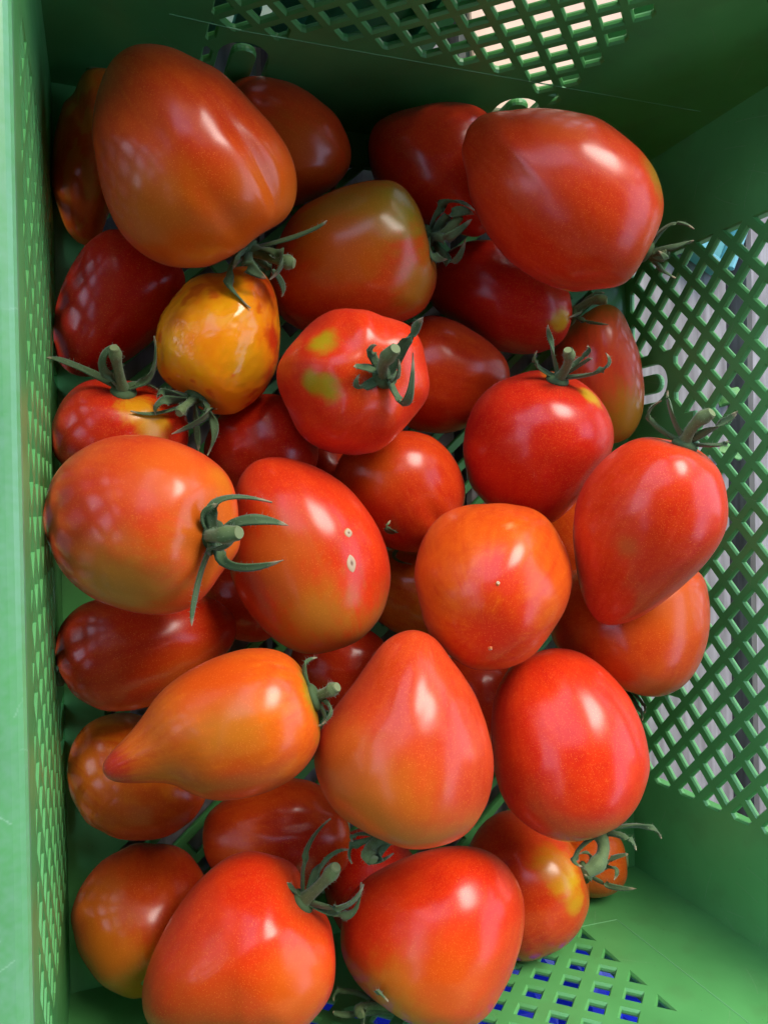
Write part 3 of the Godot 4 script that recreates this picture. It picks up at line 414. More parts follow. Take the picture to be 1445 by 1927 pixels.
func scuffed_sky_pale(m: StandardMaterial3D) -> StandardMaterial3D:
	# the same plastic with rim scratches, under a mint haze painted for reflected sky
	var w: StandardMaterial3D = m.duplicate()
	w.resource_name = m.resource_name + ", worn and sky-paled"
	var rng := RandomNumberGenerator.new()
	rng.seed = 12
	var im := Image.create(512, 512, false, Image.FORMAT_RGBA8)
	im.fill(Color(0.6, 0.74, 0.68, 0.0))
	for y in 512:
		for x in 512:
			var a := noise.get_noise_3d(cos(TAU * x / 512.0) * 1.2, sin(TAU * x / 512.0) * 1.2, sin(TAU * y / 512.0) * 1.2) + 0.6 * fine.get_noise_2d(x * 0.11, y * 0.11)
			im.set_pixel(x, y, Color(0.6, 0.74, 0.68, clampf(0.2 + a * 0.22, 0.06, 0.36)))
	for n in 80:
		var p := Vector2(rng.randf() * 512, rng.randf() * 512)
		var d := Vector2.from_angle(rng.randf() * TAU)
		for k in rng.randi_range(5, 22):
			im.set_pixel(int(p.x + d.x * k) & 511, int(p.y + d.y * k) & 511, Color(0.85, 0.93, 0.88, 0.3))
	w.detail_albedo = ImageTexture.create_from_image(im)
	return w


# ---------------------------------------------------------------- surroundings

func surroundings() -> void:
	var st := begin()
	quad(st, Vector3(-150, -0.3, -150), Vector3(150, -0.3, -150), Vector3(150, -0.3, 150), Vector3(-150, -0.3, 150))
	var soil := StandardMaterial3D.new()
	soil.albedo_color = Color(0.16, 0.15, 0.12).linear_to_srgb()
	soil.roughness = 0.95
	tag(put("ground", finish(st), soil, self), "", "", "", "structure")
	# deck: weathered boards that run away from the camera, with gaps between them
	var deck := base("deck")
	tag(deck, "", "", "", "structure")
	var woods: Array[StandardMaterial3D] = []
	for k in 4:
		var m := StandardMaterial3D.new()
		m.resource_name = "weathered board"
		var s := 0.8 + 0.09 * k
		m.albedo_color = Color(0.41 * s, 0.39 * s, 0.41 * s).linear_to_srgb()
		m.albedo_texture = tone_image(256, Color(0.66, 0.645, 0.64), Color(1, 1, 1), 14.0, 31 + k, 1.1)
		m.roughness = 0.85
		m.uv1_triplanar = true
		m.uv1_scale = Vector3(9, 9, 1.1)
		m.uv1_offset = Vector3(0.31 * k, 0, 0.17 * k)
		woods.append(m)
	var rng := RandomNumberGenerator.new()
	rng.seed = 4
	var x := -1.42
	var n := 0
	while x < 1.6:
		var w := 0.088 + rng.randf() * 0.006
		if x < 0.225 and x + w > 0.17: w = 0.2255 - x
		var b := begin()
		box(b, Vector3(x, GROUND - 0.026, -1.7), Vector3(x + w, GROUND - rng.randf() * 0.0012, 1.5), 0.002)
		put("plank", finish(b), woods[n % 4], deck)
		x += w + (0.017 if absf(x + w - 0.2255) < 0.001 else 0.007)
		n += 1
	# roof and posts added out of view to block and split the sky light
	var roof := base("added_roof", Vector3(0, 1.9, 0))
	var dark := StandardMaterial3D.new()
	dark.albedo_color = Color(0.06, 0.05, 0.042).linear_to_srgb()
	dark.roughness = 0.8
	for k in 22:
		var b2 := begin()
		box(b2, Vector3(-2.0 + k * 0.142, 0, -0.85), Vector3(-2.0 + k * 0.142 + 0.1405, 0.03, 2.2), 0.004)
		put("plank", finish(b2), dark, roof)
	for px in [-1.85, 0.02, 1.6]:
		for pz in [-1.0, 2.1]:
			var b3 := begin()
			box(b3, Vector3(px - 0.09, -2.2, pz - 0.06), Vector3(px + 0.09, 0.0, pz + 0.06), 0.005)
			put("post", finish(b3), dark, roof)
	var wall := base("added_wall", Vector3(0, 0, 1.75))  # boards added out of view to keep near and side sky light off
	var blocker_coat := StandardMaterial3D.new()
	blocker_coat.albedo_color = Color(0.16, 0.15, 0.14).linear_to_srgb()
	blocker_coat.roughness = 0.9
	for k in 11:
		var b4 := begin()
		box(b4, Vector3(-2.4, -0.3 + k * 0.2, 0), Vector3(2.4, -0.3 + k * 0.2 + 0.198, 0.03), 0.004)
		put("plank", finish(b4), blocker_coat, wall)
		for sx in [-2.43, 2.4]:
			var b5 := begin()
			box(b5, Vector3(sx, -0.3 + k * 0.2, -1.4), Vector3(sx + 0.03, -0.3 + k * 0.2 + 0.198, 0.03), 0.004)
			put("plank", finish(b5), blocker_coat, wall)
	tag(wall, "added dark board screen round three sides of the deck, unseen, cutting off low sky light", "wall")
	tag(roof, "added dark board canopy on six posts, unseen, shutting out the overhead sky", "porch roof")


# ---------------------------------------------------------------- crate

class WallFrame:
	var o: Vector3
	var u: Vector3
	var v: Vector3
	var n: Vector3
	func _init(origin: Vector3, along: Vector3, out: Vector3) -> void:
		o = origin
		u = along
		v = Vector3.UP * cos(DRAFT) + out * sin(DRAFT)
		n = out * cos(DRAFT) - Vector3.UP * sin(DRAFT)
	func at(a: float, b: float, c: float) -> Vector3:
		return o + u * a + v * b + n * c


func grown(poly: PackedVector2Array, by: float) -> PackedVector2Array:
	# moves every edge of a polygon outwards
	var area := 0.0
	var n := poly.size()
	for i in n: area += poly[i].cross(poly[(i + 1) % n])
	var s := signf(area)
	var out := PackedVector2Array()
	for i in n:
		var a := (poly[i] - poly[(i + n - 1) % n]).normalized()
		var b := (poly[(i + 1) % n] - poly[i]).normalized()
		var na := Vector2(a.y, -a.x) * s
		var nb := Vector2(b.y, -b.x) * s
		var m := na + nb
		var k := maxf(m.dot(m) / 2.0, 0.35)
		out.append(poly[i] + m * by / k)
	return out


func cutter(st: SurfaceTool, poly: PackedVector2Array, side: WallFrame, thick: float, flare := 0.0007) -> void:
	# a plug that cuts one opening, flared at both faces so that the rims come out rounded
	if poly.size() < 3: return
	var area := 0.0
	for i in poly.size(): area += poly[i].cross(poly[(i + 1) % poly.size()])
	if area < 0: poly.reverse()
	var large := PackedVector2Array()
	for q in poly: large.append(q * 1000.0)
	var tri := Geometry2D.triangulate_polygon(large)
	if tri.is_empty(): return
	var rings: Array[PackedVector3Array] = []
	for lv in [[-0.0004, flare * 1.5], [0.0002, flare * 0.8], [0.001, 0.0], [thick - 0.001, 0.0], [thick + 0.0004, flare * 1.4]]:
		var g := grown(poly, lv[1]) if lv[1] > 0.0 else poly
		var ring := PackedVector3Array()
		for q in g: ring.append(side.at(q.x, q.y, lv[0]))
		rings.append(ring)
	var flip := side.u.cross(side.v).dot(side.n) < 0
	var n := poly.size()
	for k in rings.size() - 1:
		for i in n:
			var a := rings[k][i]
			var b := rings[k][(i + 1) % n]
			var c := rings[k + 1][(i + 1) % n]
			var d := rings[k + 1][i]
			if flip: quad(st, d, c, b, a)
			else: quad(st, a, b, c, d)
	var top := rings[-1]
	var low := rings[0]
	for i in range(0, tri.size(), 3):
		var t := [tri[i], tri[i + 1], tri[i + 2]]
		var up := (poly[t[1]] - poly[t[0]]).cross(poly[t[2]] - poly[t[0]]) > 0
		if not up: t = [t[0], t[2], t[1]]
		if flip: t = [t[0], t[2], t[1]]
		for w in [t[0], t[2], t[1]]: st.add_vertex(top[w])
		for w in [t[0], t[1], t[2]]: st.add_vertex(low[w])


func area_of(poly: PackedVector2Array) -> float:
	var area := 0.0
	for i in poly.size(): area += poly[i].cross(poly[(i + 1) % poly.size()])
	return absf(area) / 2.0


func rect(x0: float, y0: float, x1: float, y1: float) -> PackedVector2Array:
	return PackedVector2Array([Vector2(x0, y0), Vector2(x1, y0), Vector2(x1, y1), Vector2(x0, y1)])


func slot_shape(cx: float, top: float) -> PackedVector2Array:
	# an upside-down U round a tongue
	var p := PackedVector2Array()
	var ro := 0.0095
	var ri := 0.0050
	for i in 13:
		var a := PI * i / 12.0
		p.append(Vector2(cx + ro * cos(a), top - ro + ro * sin(a)))
	p.append(Vector2(cx - ro, top - 0.030))
	p.append(Vector2(cx - ri, top - 0.030))
	for i in 11:
		var a := PI - PI * i / 10.0
		p.append(Vector2(cx + ri * cos(a), top - 0.0095 + ri * sin(a)))
	p.append(Vector2(cx + ri, top - 0.030))
	p.append(Vector2(cx + ro, top - 0.030))
	return p


func crate_wall(parent: Node3D, side: WallFrame, half: float, spec: Dictionary, m: StandardMaterial3D) -> void:
	var whole := CSGCombiner3D.new()
	whole.name = "side_wall"
	parent.add_child(whole, true)
	# the slab, mitred at its ends
	var pts := PackedVector3Array()
	for b in [-0.0046, HIGH]:
		var l: float = half + tan(DRAFT) * b
		for s in [-1, 1]:
			pts.append(side.at(s * l, b, 0))
			pts.append(side.at(s * (l + THICK), b, THICK))
	var st := begin()
	hull(st, pts, side.at(0, HIGH / 2, THICK / 2))
	var slab := CSGMesh3D.new()
	slab.name = "slab"
	slab.mesh = finish(st)
	slab.material = m
	whole.add_child(slab)
	# the openings
	var cut := begin()
	var hu: float = spec.hu
	var hv: float = spec.hv
	var e: float = spec.edge
	var shift: float = spec.get("shift", 0.0)
	var field := rect(shift - e, spec.low, shift + e, spec.top)
	for i in range(-40, 41):
		for j in range(-10, 12):
			if (i + j) % 2 != 0: continue
			var c := Vector2(spec.u0 + i * hu, spec.v0 + j * hv)
			if absf(c.x - shift) > e + hu or c.y < spec.low - hv or c.y > spec.top + hv: continue
			var k: float = spec.open
			var polys: Array[PackedVector2Array] = [PackedVector2Array([c + Vector2(hu * k, 0), c + Vector2(0, hv * k), c - Vector2(hu * k, 0), c - Vector2(0, hv * k)])]
			polys = Geometry2D.intersect_polygons(polys[0], field)
			for hole in spec.solid:
				var left: Array[PackedVector2Array] = []
				for q in polys: left.append_array(Geometry2D.clip_polygons(q, hole))
				polys = left
			for q in polys:
				if area_of(q) > 5e-6: cutter(cut, q, side, THICK)
	for cx in spec.slots:
		cutter(cut, slot_shape(cx, spec.slot_top), side, THICK, 0.0004)
	var openings := CSGMesh3D.new()
	openings.name = "openings"
	openings.operation = CSGShape3D.OPERATION_SUBTRACTION
	openings.mesh = finish(cut)
	openings.material = m
	whole.add_child(openings)
	# outside ribs beside the lattice
	for s in [-1, 1]:
		for a in [e + 0.004, half - 0.012]:
			var r := begin()
			var c: float = shift + s * a
			var q := PackedVector3Array()
			for du in [-0.0013, 0.0013]:
				for dv in [0.0, HIGH - 0.004]:
					for w in [THICK - 0.0003, THICK + 0.0085]:
						q.append(side.at(c + du, dv, w))
			hull(r, q, side.at(c, HIGH / 2, THICK + 0.004))
			put("rib", finish(r), m, parent)
	# mould lines: thin raised seams on the inner face
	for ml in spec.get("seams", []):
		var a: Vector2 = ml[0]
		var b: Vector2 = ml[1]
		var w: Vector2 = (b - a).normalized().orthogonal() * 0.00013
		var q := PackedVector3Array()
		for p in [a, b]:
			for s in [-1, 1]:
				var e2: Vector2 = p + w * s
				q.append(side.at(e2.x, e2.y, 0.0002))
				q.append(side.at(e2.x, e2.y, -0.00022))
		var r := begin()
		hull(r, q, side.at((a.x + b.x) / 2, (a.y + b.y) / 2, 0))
		put("seam", finish(r), seam_highlight(m), parent)


func seam_highlight(m: StandardMaterial3D) -> StandardMaterial3D:
	if not m.has_meta("seam_highlight"):
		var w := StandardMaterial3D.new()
		w.resource_name = "mould seam with painted highlight"
		w.albedo_color = Color(0.17, 0.43, 0.19).linear_to_srgb()  # paler than the crate: light caught on the ridge, put into the colour
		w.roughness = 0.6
		m.set_meta("seam_highlight", w)
	return m.get_meta("seam_highlight")


func crate(m: StandardMaterial3D, label: String) -> Node3D:
	var o := base("crate")
	tag(o, label, "crate")
	var hx := WIDE / 2.0
	var hz := LONG / 2.0
	var long_spec := {
		"hu": 0.0089, "hv": 0.00835, "u0": -0.1168, "v0": 0.0709, "open": 0.605, "edge": 0.134, "low": 0.003, "top": 0.136,
		"solid": [rect(-0.0545, -0.01, 0.0545, 0.0465), rect(-0.087, -0.01, -0.05, 0.034), rect(0.05, -0.01, 0.087, 0.034)],
		"slots": [-0.0715, 0.0715], "slot_top": 0.0287,
	}
	crate_wall(o, WallFrame.new(Vector3(hx, 0, 0), Vector3(0, 0, 1), Vector3.RIGHT), hz, long_spec, m)
	crate_wall(o, WallFrame.new(Vector3(-hx, 0, 0), Vector3(0, 0, 1), Vector3.LEFT), hz, long_spec, m)
	var far_spec := {
		"hu": 0.00805, "hv": 0.0075, "u0": 0.0036, "v0": 0.0748, "open": 0.63, "edge": 0.0748, "shift": -0.0108, "low": 0.012, "top": 0.136,
		"solid": [rect(-0.058, -0.01, 0.039, 0.0633), rect(-0.083, -0.01, -0.055, 0.0555), rect(0.037, -0.01, 0.0615, 0.0555)],
		"slots": [-0.0706, 0.0505], "slot_top": 0.0495,
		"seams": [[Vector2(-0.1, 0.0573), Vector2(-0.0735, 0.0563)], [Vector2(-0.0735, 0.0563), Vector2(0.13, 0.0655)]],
	}
	crate_wall(o, WallFrame.new(Vector3(0, 0, -hz), Vector3.RIGHT, Vector3(0, 0, -1)), hx, far_spec, m)
	var near_spec := {
		"hu": 0.0089, "hv": 0.00845, "u0": 0.0429, "v0": 0.0602, "open": 0.51, "edge": 0.0785, "low": 0.035, "top": 0.1,
		"solid": [rect(-0.04, -0.01, 0.04, 0.05)],
		"slots": [-0.0615, 0.0615], "slot_top": 0.030,
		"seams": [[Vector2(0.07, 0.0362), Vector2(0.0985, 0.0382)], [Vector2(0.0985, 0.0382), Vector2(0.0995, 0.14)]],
	}
	crate_wall(o, WallFrame.new(Vector3(0, 0, hz), Vector3.RIGHT, Vector3(0, 0, 1)), hx, near_spec, m)
	# floor with slanting slots
	var floor_part := CSGCombiner3D.new()
	floor_part.name = "base"
	o.add_child(floor_part, true)
	var sheet := CSGBox3D.new()
	sheet.name = "slab"
	sheet.size = Vector3(WIDE - 0.0003, 0.0036, LONG - 0.0003)
	sheet.position = Vector3(0, -0.0026, 0)
	sheet.material = m
	floor_part.add_child(sheet)
	var plan := WallFrame.new(Vector3(0, -0.0008, 0), Vector3.RIGHT, Vector3.DOWN)
	plan.v = Vector3(0, 0, 1)
	plan.n = Vector3.DOWN
	var cut := begin()
	var field := rect(-hx + 0.0155, -hz + 0.0155, hx - 0.0155, hz - 0.0155)
	var dir := Vector2(0.745, -0.667)
	var nor := dir.orthogonal()
	for i in range(-40, 41):
		for j in range(-7, 8):
			var c: Vector2 = nor * (i * 0.0098) + dir * (j * 0.046 + (i % 2) * 0.012)
			if absf(c.x) > hx + 0.03 or absf(c.y) > hz + 0.03: continue
			var q := PackedVector2Array([c + dir * 0.0195 + nor * 0.0029, c + dir * 0.0195 - nor * 0.0029, c - dir * 0.0195 - nor * 0.0029, c - dir * 0.0195 + nor * 0.0029])
			for w in Geometry2D.intersect_polygons(q, field):
				if area_of(w) > 1e-5: cutter(cut, w, plan, 0.0036, 0.0004)
	var openings := CSGMesh3D.new()
	openings.name = "openings"
	openings.operation = CSGShape3D.OPERATION_SUBTRACTION
	openings.mesh = finish(cut)
	openings.material = m
	floor_part.add_child(openings)
	# feet under the floor
	for s in [-1, 1]:
		var f := begin()
		box(f, Vector3(s * (hx - 0.012) - 0.006, GROUND + 0.0002, -hz), Vector3(s * (hx - 0.012) + 0.006, -0.0047, hz), 0.001)
		put("foot", finish(f), m, o)
	# rim: a flange with a rounded inner edge and a skirt
	var lean := tan(DRAFT) * HIGH
	var outline := [Vector2(-0.0004, -0.004), Vector2(-0.0004, 0.0008), Vector2(0.0002, 0.0019), Vector2(0.0012, 0.0027), Vector2(0.0026, 0.003), Vector2(0.0125, 0.003), Vector2(0.0139, 0.0024), Vector2(0.0145, 0.001), Vector2(0.0145, -0.013), Vector2(0.0125, -0.013), Vector2(0.0125, -0.0005), Vector2(0.0045, -0.0005), Vector2(0.0045, -0.004)]
	var r := begin()
	var corners := [Vector2(-1, -1), Vector2(1, -1), Vector2(1, 1), Vector2(-1, 1)]
	for k in 4:
		for i in outline.size():
			var a: Vector2 = outline[i]
			var b: Vector2 = outline[(i + 1) % outline.size()]
			var p: Vector2 = corners[k]
			var q: Vector2 = corners[(k + 1) % 4]
			var w := func(cn: Vector2, d: Vector2) -> Vector3: return Vector3(cn.x * (hx + lean + d.x), HIGH + d.y, cn.y * (hz + lean + d.x))
			quad(r, w.call(p, a), w.call(p, b), w.call(q, b), w.call(q, a))
	put("rim", finish(r), scuffed_sky_pale(m), o)
	return o


# ---------------------------------------------------------------- things on the deck round the crate

func outside() -> void:
	var teal := plastic("teal plastic", Color(0.02, 0.17, 0.10), 0.34)
	var other := crate(teal, "second, darker teal crate standing empty behind the tomato crate")
	other.position = Vector3(-0.125, 0, -0.4058)
	# pale cardboard behind the crate
	var card := StandardMaterial3D.new()
	card.resource_name = "pale cardboard"
	card.albedo_color = Color(0.80, 0.55, 0.42).linear_to_srgb()
	card.albedo_texture = tone_image(128, Color(0.9, 0.9, 0.9), Color(1, 1, 1), 5.0, 55)
	card.uv1_triplanar = true
	card.uv1_scale = Vector3(5, 5, 5)
	card.roughness = 0.9
	var st := begin()
	box(st, Vector3(-0.16, 0, -0.15), Vector3(0.16, 0.004, 0.15), 0.0008)
	var sheet := put("cardboard", finish(st), card, self)
	sheet.position = Vector3(0.208, GROUND + 0.0006, -0.372)
	sheet.rotation.y = 0.06
	tag(sheet, "pale peach cardboard sheet lying on the deck behind the tomato crate", "cardboard")
	# crumpled blue plastic sheet on the near side
	var film := StandardMaterial3D.new()
	film.resource_name = "blue plastic film"
	film.albedo_color = Color(0.012, 0.03, 0.55).linear_to_srgb()
	film.roughness = 0.16
	var b := begin()
	var nx := 26
	var nz := 18
	var at := func(i: int, j: int, low: float) -> Vector3:
		var x := -0.15 + 0.36 * i / nx
		var z := 0.198 + 0.24 * j / nz
		var e := minf(minf(i, nx - i), minf(j, nz - j)) / 3.0
		var h := 0.004 + minf(e, 1.0) * (0.014 + 0.020 * absf(fine.get_noise_2d(x * 26.0, z * 26.0)) + 0.012 * fine.get_noise_2d(x * 60.0 + 7.0, z * 60.0))
		return Vector3(x + 0.004 * fine.get_noise_2d(i * 3.1, j * 2.7), GROUND + 0.001 + maxf(h, 0.0022) * (1.0 - low), z + 0.01 * fine.get_noise_2d(i * 0.4, j * 2.0 + 40.0))
	for i in nx:
		for j in nz:
			quad(b, at.call(i, j, 0.0), at.call(i, j + 1, 0.0), at.call(i + 1, j + 1, 0.0), at.call(i + 1, j, 0.0))
			quad(b, at.call(i, j, 1.0), at.call(i + 1, j, 1.0), at.call(i + 1, j + 1, 1.0), at.call(i, j + 1, 1.0))
	for i in nx:
		quad(b, at.call(i, 0, 1.0), at.call(i, 0, 0.0), at.call(i + 1, 0, 0.0), at.call(i + 1, 0, 1.0))
		quad(b, at.call(i + 1, nz, 1.0), at.call(i + 1, nz, 0.0), at.call(i, nz, 0.0), at.call(i, nz, 1.0))
	for j in nz:
		quad(b, at.call(0, j + 1, 1.0), at.call(0, j + 1, 0.0), at.call(0, j, 0.0), at.call(0, j, 1.0))
		quad(b, at.call(nx, j, 1.0), at.call(nx, j, 0.0), at.call(nx, j + 1, 0.0), at.call(nx, j + 1, 1.0))
	tag(put("plastic_sheet", finish(b), film, self), "crumpled shiny blue plastic sheet on the deck, seen through the near lattice", "plastic sheet")
	# turquoise tray beyond the right wall
	var aqua := plastic("turquoise plastic", Color(0.16, 0.47, 0.55), 0.3)
	var tray := base("tray", Vector3(0.205, GROUND + 0.0006, -0.232))
	tray.rotation.y = -0.45
	var f := begin()
	box(f, Vector3(-0.045, 0, -0.075), Vector3(0.045, 0.003, 0.075), 0.001)
	put("tray_floor", finish(f), aqua, tray)
	for s in [-1, 1]:
		var e1 := begin()
		box(e1, Vector3(s * 0.047 - 0.002, 0, -0.077), Vector3(s * 0.047 + 0.002, 0.014, 0.077), 0.0012)
		put("tray_side", finish(e1), aqua, tray)
		var e2 := begin()
		box(e2, Vector3(-0.0449, 0.0002, s * 0.077 - 0.002), Vector3(0.0449, 0.0138, s * 0.077 + 0.002), 0.0012)
		put("tray_side", finish(e2), aqua, tray)
	tag(tray, "small turquoise plastic tray on the boards outside the right lattice wall", "tray")
	# two fallen leaves
	var leafy := StandardMaterial3D.new()
	leafy.albedo_color = Color(0.09, 0.26, 0.06).linear_to_srgb()
	leafy.roughness = 0.6
	for k in 2:
		var sm := sepal(Vector3.ZERO, Vector3(0.008, 0.003, 0.001), Vector3(0.017, 0.001, 0.0), 0.009, 3.0 + k)
		var leaf := put("fallen_leaf", sm, leafy, self)
		leaf.position = [Vector3(0.213, GROUND + 0.003, -0.069), Vector3(0.214, GROUND + 0.003, -0.042)][k]
		leaf.rotation.y = [0.5, -0.35][k]
		tag(leaf, ["bright green leaf fallen on a grey board, the farther one from the viewer", "bright green leaf fallen on a grey board beside the heart-shaped tomato's stem"][k], "leaf")


# ---------------------------------------------------------------- tomatoes

func shape_raw(t: Dictionary, ph: float) -> Vector2:
	var c := cos(ph)
	var rho: float = pow(maxf(sin(ph), 0.0), t.square) * (1.0 + t.taper * c + t.bulge * c * c)
	var z: float = c - t.nub * exp(-pow((PI - ph) / t.nub_width, t.nub_power)) - t.dimple * exp(-pow(ph / 0.42, 2))
	return Vector2(z, rho)


func lobed(t: Dictionary, p: Vector3) -> Vector3:
	# swells or pinches the fruit round its middle, so that each has its own uneven outline
	if not t.has("lobes"): return p
	var g: Array = t.lobes
	var n := g.size()
	var a: float = p.dot(t.across)
	var b: float = p.dot(t.down)
	var al := fposmod(atan2(b, a) / TAU * n, float(n))
	var i := int(al) % n
	var f := al - floorf(al)
	var p0: float = g[(i + n - 1) % n]
	var p1: float = g[i]
	var p2: float = g[(i + 1) % n]
	var p3: float = g[(i + 2) % n]
	var k := p1 + 0.5 * f * (p2 - p0 + f * (2.0 * p0 - 5.0 * p1 + 4.0 * p2 - p3 + f * (3.0 * (p1 - p2) + p3 - p0))) - 1.0
	return p + (t.across * a + t.down * b) * k


func tomato(t: Dictionary) -> void:
	var o := base("tomato", t.at)
	var ax: Vector3 = (t.axis as Vector3).normalized()
	var up: Vector3 = (t.up - ax * ax.dot(t.up)).normalized()
	o.basis = Basis(ax.cross(up), ax, up)
	tag(o, t.label, "tomato", "tomatoes heaped in the green crate")
	var salt: float = t.at.x * 913.0 + t.at.z * 517.0
	# limits of the raw outline
	var zmin := 9.0
	var zmax := -9.0
	var rmax := 0.0
	for i in 181:
		var q := shape_raw(t, PI * i / 180.0)
		zmin = minf(zmin, q.x)
		zmax = maxf(zmax, q.x)
		rmax = maxf(rmax, q.y)
	var rows := 84
	var cols := 112
	var hl: float = t.length / 2.0
	var hw: float = t.width / 2.0
	var rib: float = t.get("rib", 0.012)
	var ribs: float = t.get("ribs", 5.0)
	var verts := PackedVector3Array()
	var tints := PackedColorArray()
	var skin: Color = t.skin
	for i in rows + 1:
		var ph := PI * i / rows
		var q := shape_raw(t, ph)
		var z: float = (q.x - (zmin + zmax) / 2.0) / ((zmax - zmin) / 2.0) * hl
		z += t.get("blossom_dimple", 0.0) * hl * exp(-pow((PI - ph) / 0.36, 2))
		var shoulder := exp(-pow((ph - 0.5) / 0.5, 2)) + 0.12 * exp(-pow((ph - 1.3) / 0.7, 2))
		for j in cols:
			var th := TAU * j / cols
			var d := Vector3(cos(th) * sin(ph), cos(ph), sin(th) * sin(ph))
			var k := 1.0 - rib * maxf(shoulder, t.get("lobed", 0.0) * sin(ph)) * (0.5 + 0.5 * cos(ribs * th + salt + 0.9 * noise.get_noise_3d(d.x + salt, d.y, d.z)))
			for cr in t.get("creases", []):
				var dt := wrapf(th - cr[0], -PI, PI)
				k -= cr[1] * exp(-pow(dt / cr[2], 2)) * exp(-pow((ph - cr[3]) / 0.62, 2)) * sin(ph)
			k += (0.018 if t.has("lobes") else 0.04) * noise.get_noise_3d(d.x * 0.9 + salt, d.y * 0.9, d.z * 0.9 + 4.0) * sin(ph)
			if t.has("wrinkle"):
				k += 0.011 * fine.get_noise_3d(d.x * 7.0 + salt, d.y * 3.5, d.z * 7.0) * sin(ph) + 0.004 * fine.get_noise_3d(d.x * 17.0, d.y * 9.0 + salt, d.z * 17.0) * sin(ph)
			var r: float = q.y / rmax * hw * k
			var p := lobed(t, Vector3(r * cos(th), z, r * sin(th)))
			verts.append(p)
			# colour
			var n1 := noise.get_noise_3d(d.x * 1.6 + salt, d.y * 1.6, d.z * 1.6)
			var n2 := fine.get_noise_3d(d.x * 6.0, d.y * 3.0 + salt, d.z * 6.0)
			var n3 := fine.get_noise_3d(cos(th) * 11.0, ph * 1.1 + salt, sin(th) * 11.0)
			var n4 := fine.get_noise_3d(d.x * 21.0, d.y * 21.0 + salt, d.z * 21.0)
			if t.has("wrinkle"):
				n3 *= 0.25
				n4 *= 0.4
			var c := skin * (1.0 + 0.10 * n1 + 0.05 * n2 + 0.05 * n3 + 0.05 * n4)
			c.g = skin.g * (1.0 + 0.35 * n1 + 0.12 * n2 + 0.3 * n3 + 0.2 * n4)
			var w: float = 1.0 - smoothstep(t.reach * 0.45, t.reach * 1.15, ph + 0.22 * n1 + 0.07 * n2 + 0.14 * n3 + 0.06 * n4)
			c = c.lerp(t.shoulder, w)
			for pa in t.get("patches", []):
				var dist: float = p.distance_to(pa[0]) / pa[1] + 0.22 * n2 + 0.12 * n1 + 0.16 * n3 + 0.12 * n4
				var soft: float = pa[3]
				c = c.lerp(pa[2], 1.0 - smoothstep(1.0 - 0.75 * soft, 1.0 + 0.28 * soft, dist))
			if t.has("mottle"):
				var mo: float = fine.get_noise_3d(d.x * 1.9 + salt, d.y * 1.5, d.z * 1.9 + 9.0) + 0.25 * fine.get_noise_3d(d.x * 6.0, d.y * 5.0 + salt, d.z * 6.0)
				var edge: float = 0.5 - t.mottle_share
				c = c.lerp(t.mottle, 0.85 * smoothstep(edge - 0.06, edge + 0.14, mo))
			tints.append(Color(clampf(c.r, 0.004, 0.8), clampf(c.g, 0.004, 0.8), clampf(c.b, 0.004, 0.8)))
	var index := PackedInt32Array()
	var normals := PackedVector3Array()
	normals.resize(verts.size())
	for i in rows:
		for j in cols:
			var a := i * cols + j
			var b := i * cols + (j + 1) % cols
			var c2 := a + cols
			var d2 := b + cols
			if i > 0:
				index.append_array([a, b, d2])
				var n := (verts[d2] - verts[a]).cross(verts[b] - verts[a])
				normals[a] += n
				normals[b] += n
				normals[d2] += n
			if i < rows - 1:
				index.append_array([a, d2, c2])
				var n := (verts[c2] - verts[a]).cross(verts[d2] - verts[a])
				normals[a] += n
				normals[d2] += n
				normals[c2] += n
	for j in cols:
		normals[j] = Vector3.UP
		normals[rows * cols + j] = Vector3.DOWN
	for i in normals.size():
		var n := normals[i].normalized()
		normals[i] = n
	var flipped := normals[(rows / 2) * cols].x < 0
	if flipped:
		for i in range(cols, normals.size() - cols): normals[i] = -normals[i]
		index.reverse()
	var arrays := []
	arrays.resize(Mesh.ARRAY_MAX)
	arrays[Mesh.ARRAY_VERTEX] = verts
	arrays[Mesh.ARRAY_NORMAL] = normals
	arrays[Mesh.ARRAY_COLOR] = tints
	arrays[Mesh.ARRAY_INDEX] = index
	var mesh := ArrayMesh.new()
	mesh.add_surface_from_arrays(Mesh.PRIMITIVE_TRIANGLES, arrays)
	put("fruit", mesh, glossy_skin if t.has("wrinkle") else skin_material, o)
	# calyx
	var pole := Vector3(0, (shape_raw(t, 0.0).x - (zmin + zmax) / 2.0) / ((zmax - zmin) / 2.0) * hl, 0)
	pole = lobed(t, pole)
	if t.has("sepals"):
		var hub := SphereMesh.new()
		hub.radius = 0.0046
		hub.height = 0.0046
		hub.radial_segments = 16
		hub.rings = 8
		var calyx := put("calyx", hub, plain_leaf(), o)
		calyx.position = pole + Vector3(0, 0.0006, 0)
		for s in t.sepals:
			var sm := sepal(pole + Vector3(0, 0.0012, 0), s[0], s[1], s[2], salt)
			var leaf := put("sepal", sm, leaf_material, calyx)
			leaf.position = -calyx.position
			salt += 1.7
	if t.has("stem"):
		var st := begin(true)
		stem_tube(st, pole, t.stem[0], t.stem[1], t.stem[2] * 0.72)
		var stem := put("stem", finish(st), leaf_material, o)
		var disc := CylinderMesh.new()
		disc.top_radius = t.stem[2] * 0.55
		disc.bottom_radius = t.stem[2] * 0.68
		disc.height = 0.0009
		disc.radial_segments = 14
		var end := put("cut_end", disc, cut_material, stem)
		var along: Vector3 = (t.stem[1] - t.stem[0]).normalized()
		end.basis = Basis(Quaternion(Vector3.UP, along))
		end.position = t.stem[1]
	elif not t.has("sepals"):
		var pad := SphereMesh.new()
		pad.radius = 0.0032
		pad.height = 0.002
		var scar := put("stem_scar", pad, cut_material, o)
		scar.position = pole
